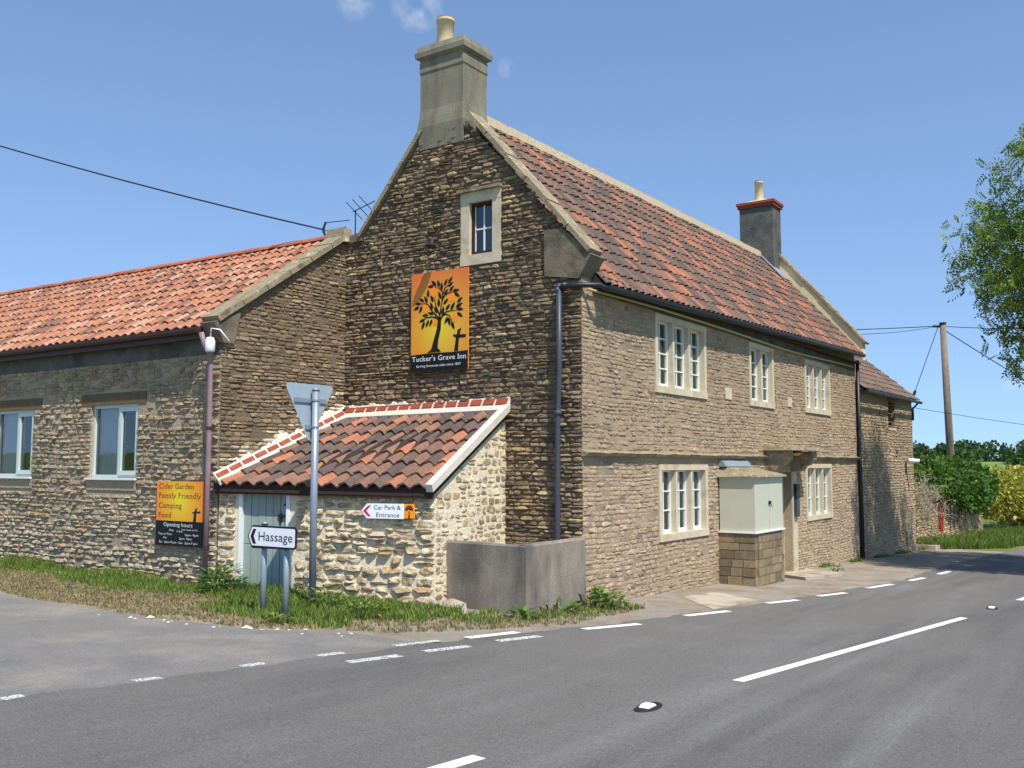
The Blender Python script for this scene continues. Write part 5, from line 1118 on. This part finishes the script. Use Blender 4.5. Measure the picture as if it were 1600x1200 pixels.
# broad-leaved weeds
def weed(x, y, rad, h, n, L, lab, pal=green, seed=1):
    r = random.Random(seed); e = empty('weed_plant', (x, y, gz(x, y)), lab, 'weed', 'weeds along the wall foot'); b = MB(); s = MB()
    for _ in range(n):
        a = r.uniform(0, 6.283); q = rad*r.random()**.6; zt = h*(1-.6*(q/rad)**2)*r.uniform(.35, 1); p = Vector((x+q*math.cos(a), y+q*math.sin(a), gz(x, y)+zt)); d = Vector((math.cos(a), math.sin(a), r.uniform(-.2, .7)))+rv(r)*.4
        leaf_quad(b, p, d, Vector((0, 0, 1)), L*r.uniform(.6, 1.2), L*.42*r.uniform(.7, 1.2), pal(r))
    for _ in range(7): a = r.uniform(0, 6.283); s.tube([(x, y, gz(x, y)-.02), (x+rad*.4*math.cos(a), y+rad*.4*math.sin(a), gz(x, y)+h*.5), (x+rad*.7*math.cos(a), y+rad*.7*math.sin(a), gz(x, y)+h*.7)], [.008, .006, .003], 4)
    b.build('leaves', M['leaf'], e); s.build('stems', M['leaf'] if 0 else mat('weed_stem', S(96, 118, 56)), e)['kind'] = 'stuff'
dk = palg(S(56, 96, 34), S(104, 140, 54))
weed(-2.95, 4.35, .32, .50, 240, .13, 'bushy dark green weed growing up beside the plank door', dk, 1); weed(-3.12, 1.35, .34, .24, 190, .09, 'low bright green weed at the foot of the lean-to wall', green, 2)
weed(-1.75, -.12, .16, .14, 34, .17, 'small broad-leaved weed at the foot of the concrete corner', dk, 3); weed(-.95, -.22, .22, .13, 40, .16, 'flat rosette weed in front of the concrete enclosure', dk, 4)
weed(.12, -.22, .36, .26, 130, .17, 'large leafy weed clump at the corner of the inn', dk, 5); weed(-4.35, 1.62, .16, .14, 50, .09, 'little weed at the foot of the Hassage sign posts', green, 6)
weed(-3.0, 2.15, .28, .34, 150, .10, 'tall grassy weed beside the give-way pole', green, 7); weed(9.7, -.9, .14, .18, 40, .11, 'green weed beside the doorway step slab', dk, 8)
# a loose stone block and pale pebbles
b = MB(); x, y = -2.0, .95; z = gz(x, y)
b.hexa([(x-.2, y-.2, z-.03), (x+.1, y-.28, z-.03), (x+.28, y+.1, z-.03), (x-.08, y+.22, z-.03), (x-.17, y-.18, z+.10), (x+.11, y-.25, z+.13), (x+.26, y+.09, z+.15), (x-.06, y+.19, z+.12)]); props(b.build('stone_block', M['slab']), 'loose flat stone block lying against the lean-to corner', 'stone')
rp_ = random.Random(17); 
for k in range(26):
    x = rp_.uniform(-5.6, -4.2); y = interp([(-5.6, 4.2), (-5.2, 2.9), (-4.9, 1.4), (-4.2, .35)], x)+rp_.uniform(-.5, .35); z = gz(x, y)+.015; q = rp_.uniform(.010, .022) if k > 2 else rp_.uniform(.03, .04); b = MB(); v = []
    for (a, c) in ((0, 0), (1, 1), (2, 1), (3, 1), (4, 1), (5, 1), (6, 0)):
        if a == 0: v.append((x, y, z+q*.9))
        elif a < 6: v.append((x+q*1.5*math.cos(a*1.257)*rp_.uniform(.7, 1.2), y+q*1.3*math.sin(a*1.257)*rp_.uniform(.7, 1.2), z+q*.25))
        else: v.append((x, y, z-q*.2))
    b.add(v, [(0, i, i % 5+1) for i in range(1, 6)]+[(6, i % 5+1, i) for i in range(1, 6)]); props(b.build('pebble', M['pebble']), 'small pale stone lying at the edge of the side road', 'stone', 'pebbles at the side road edge')
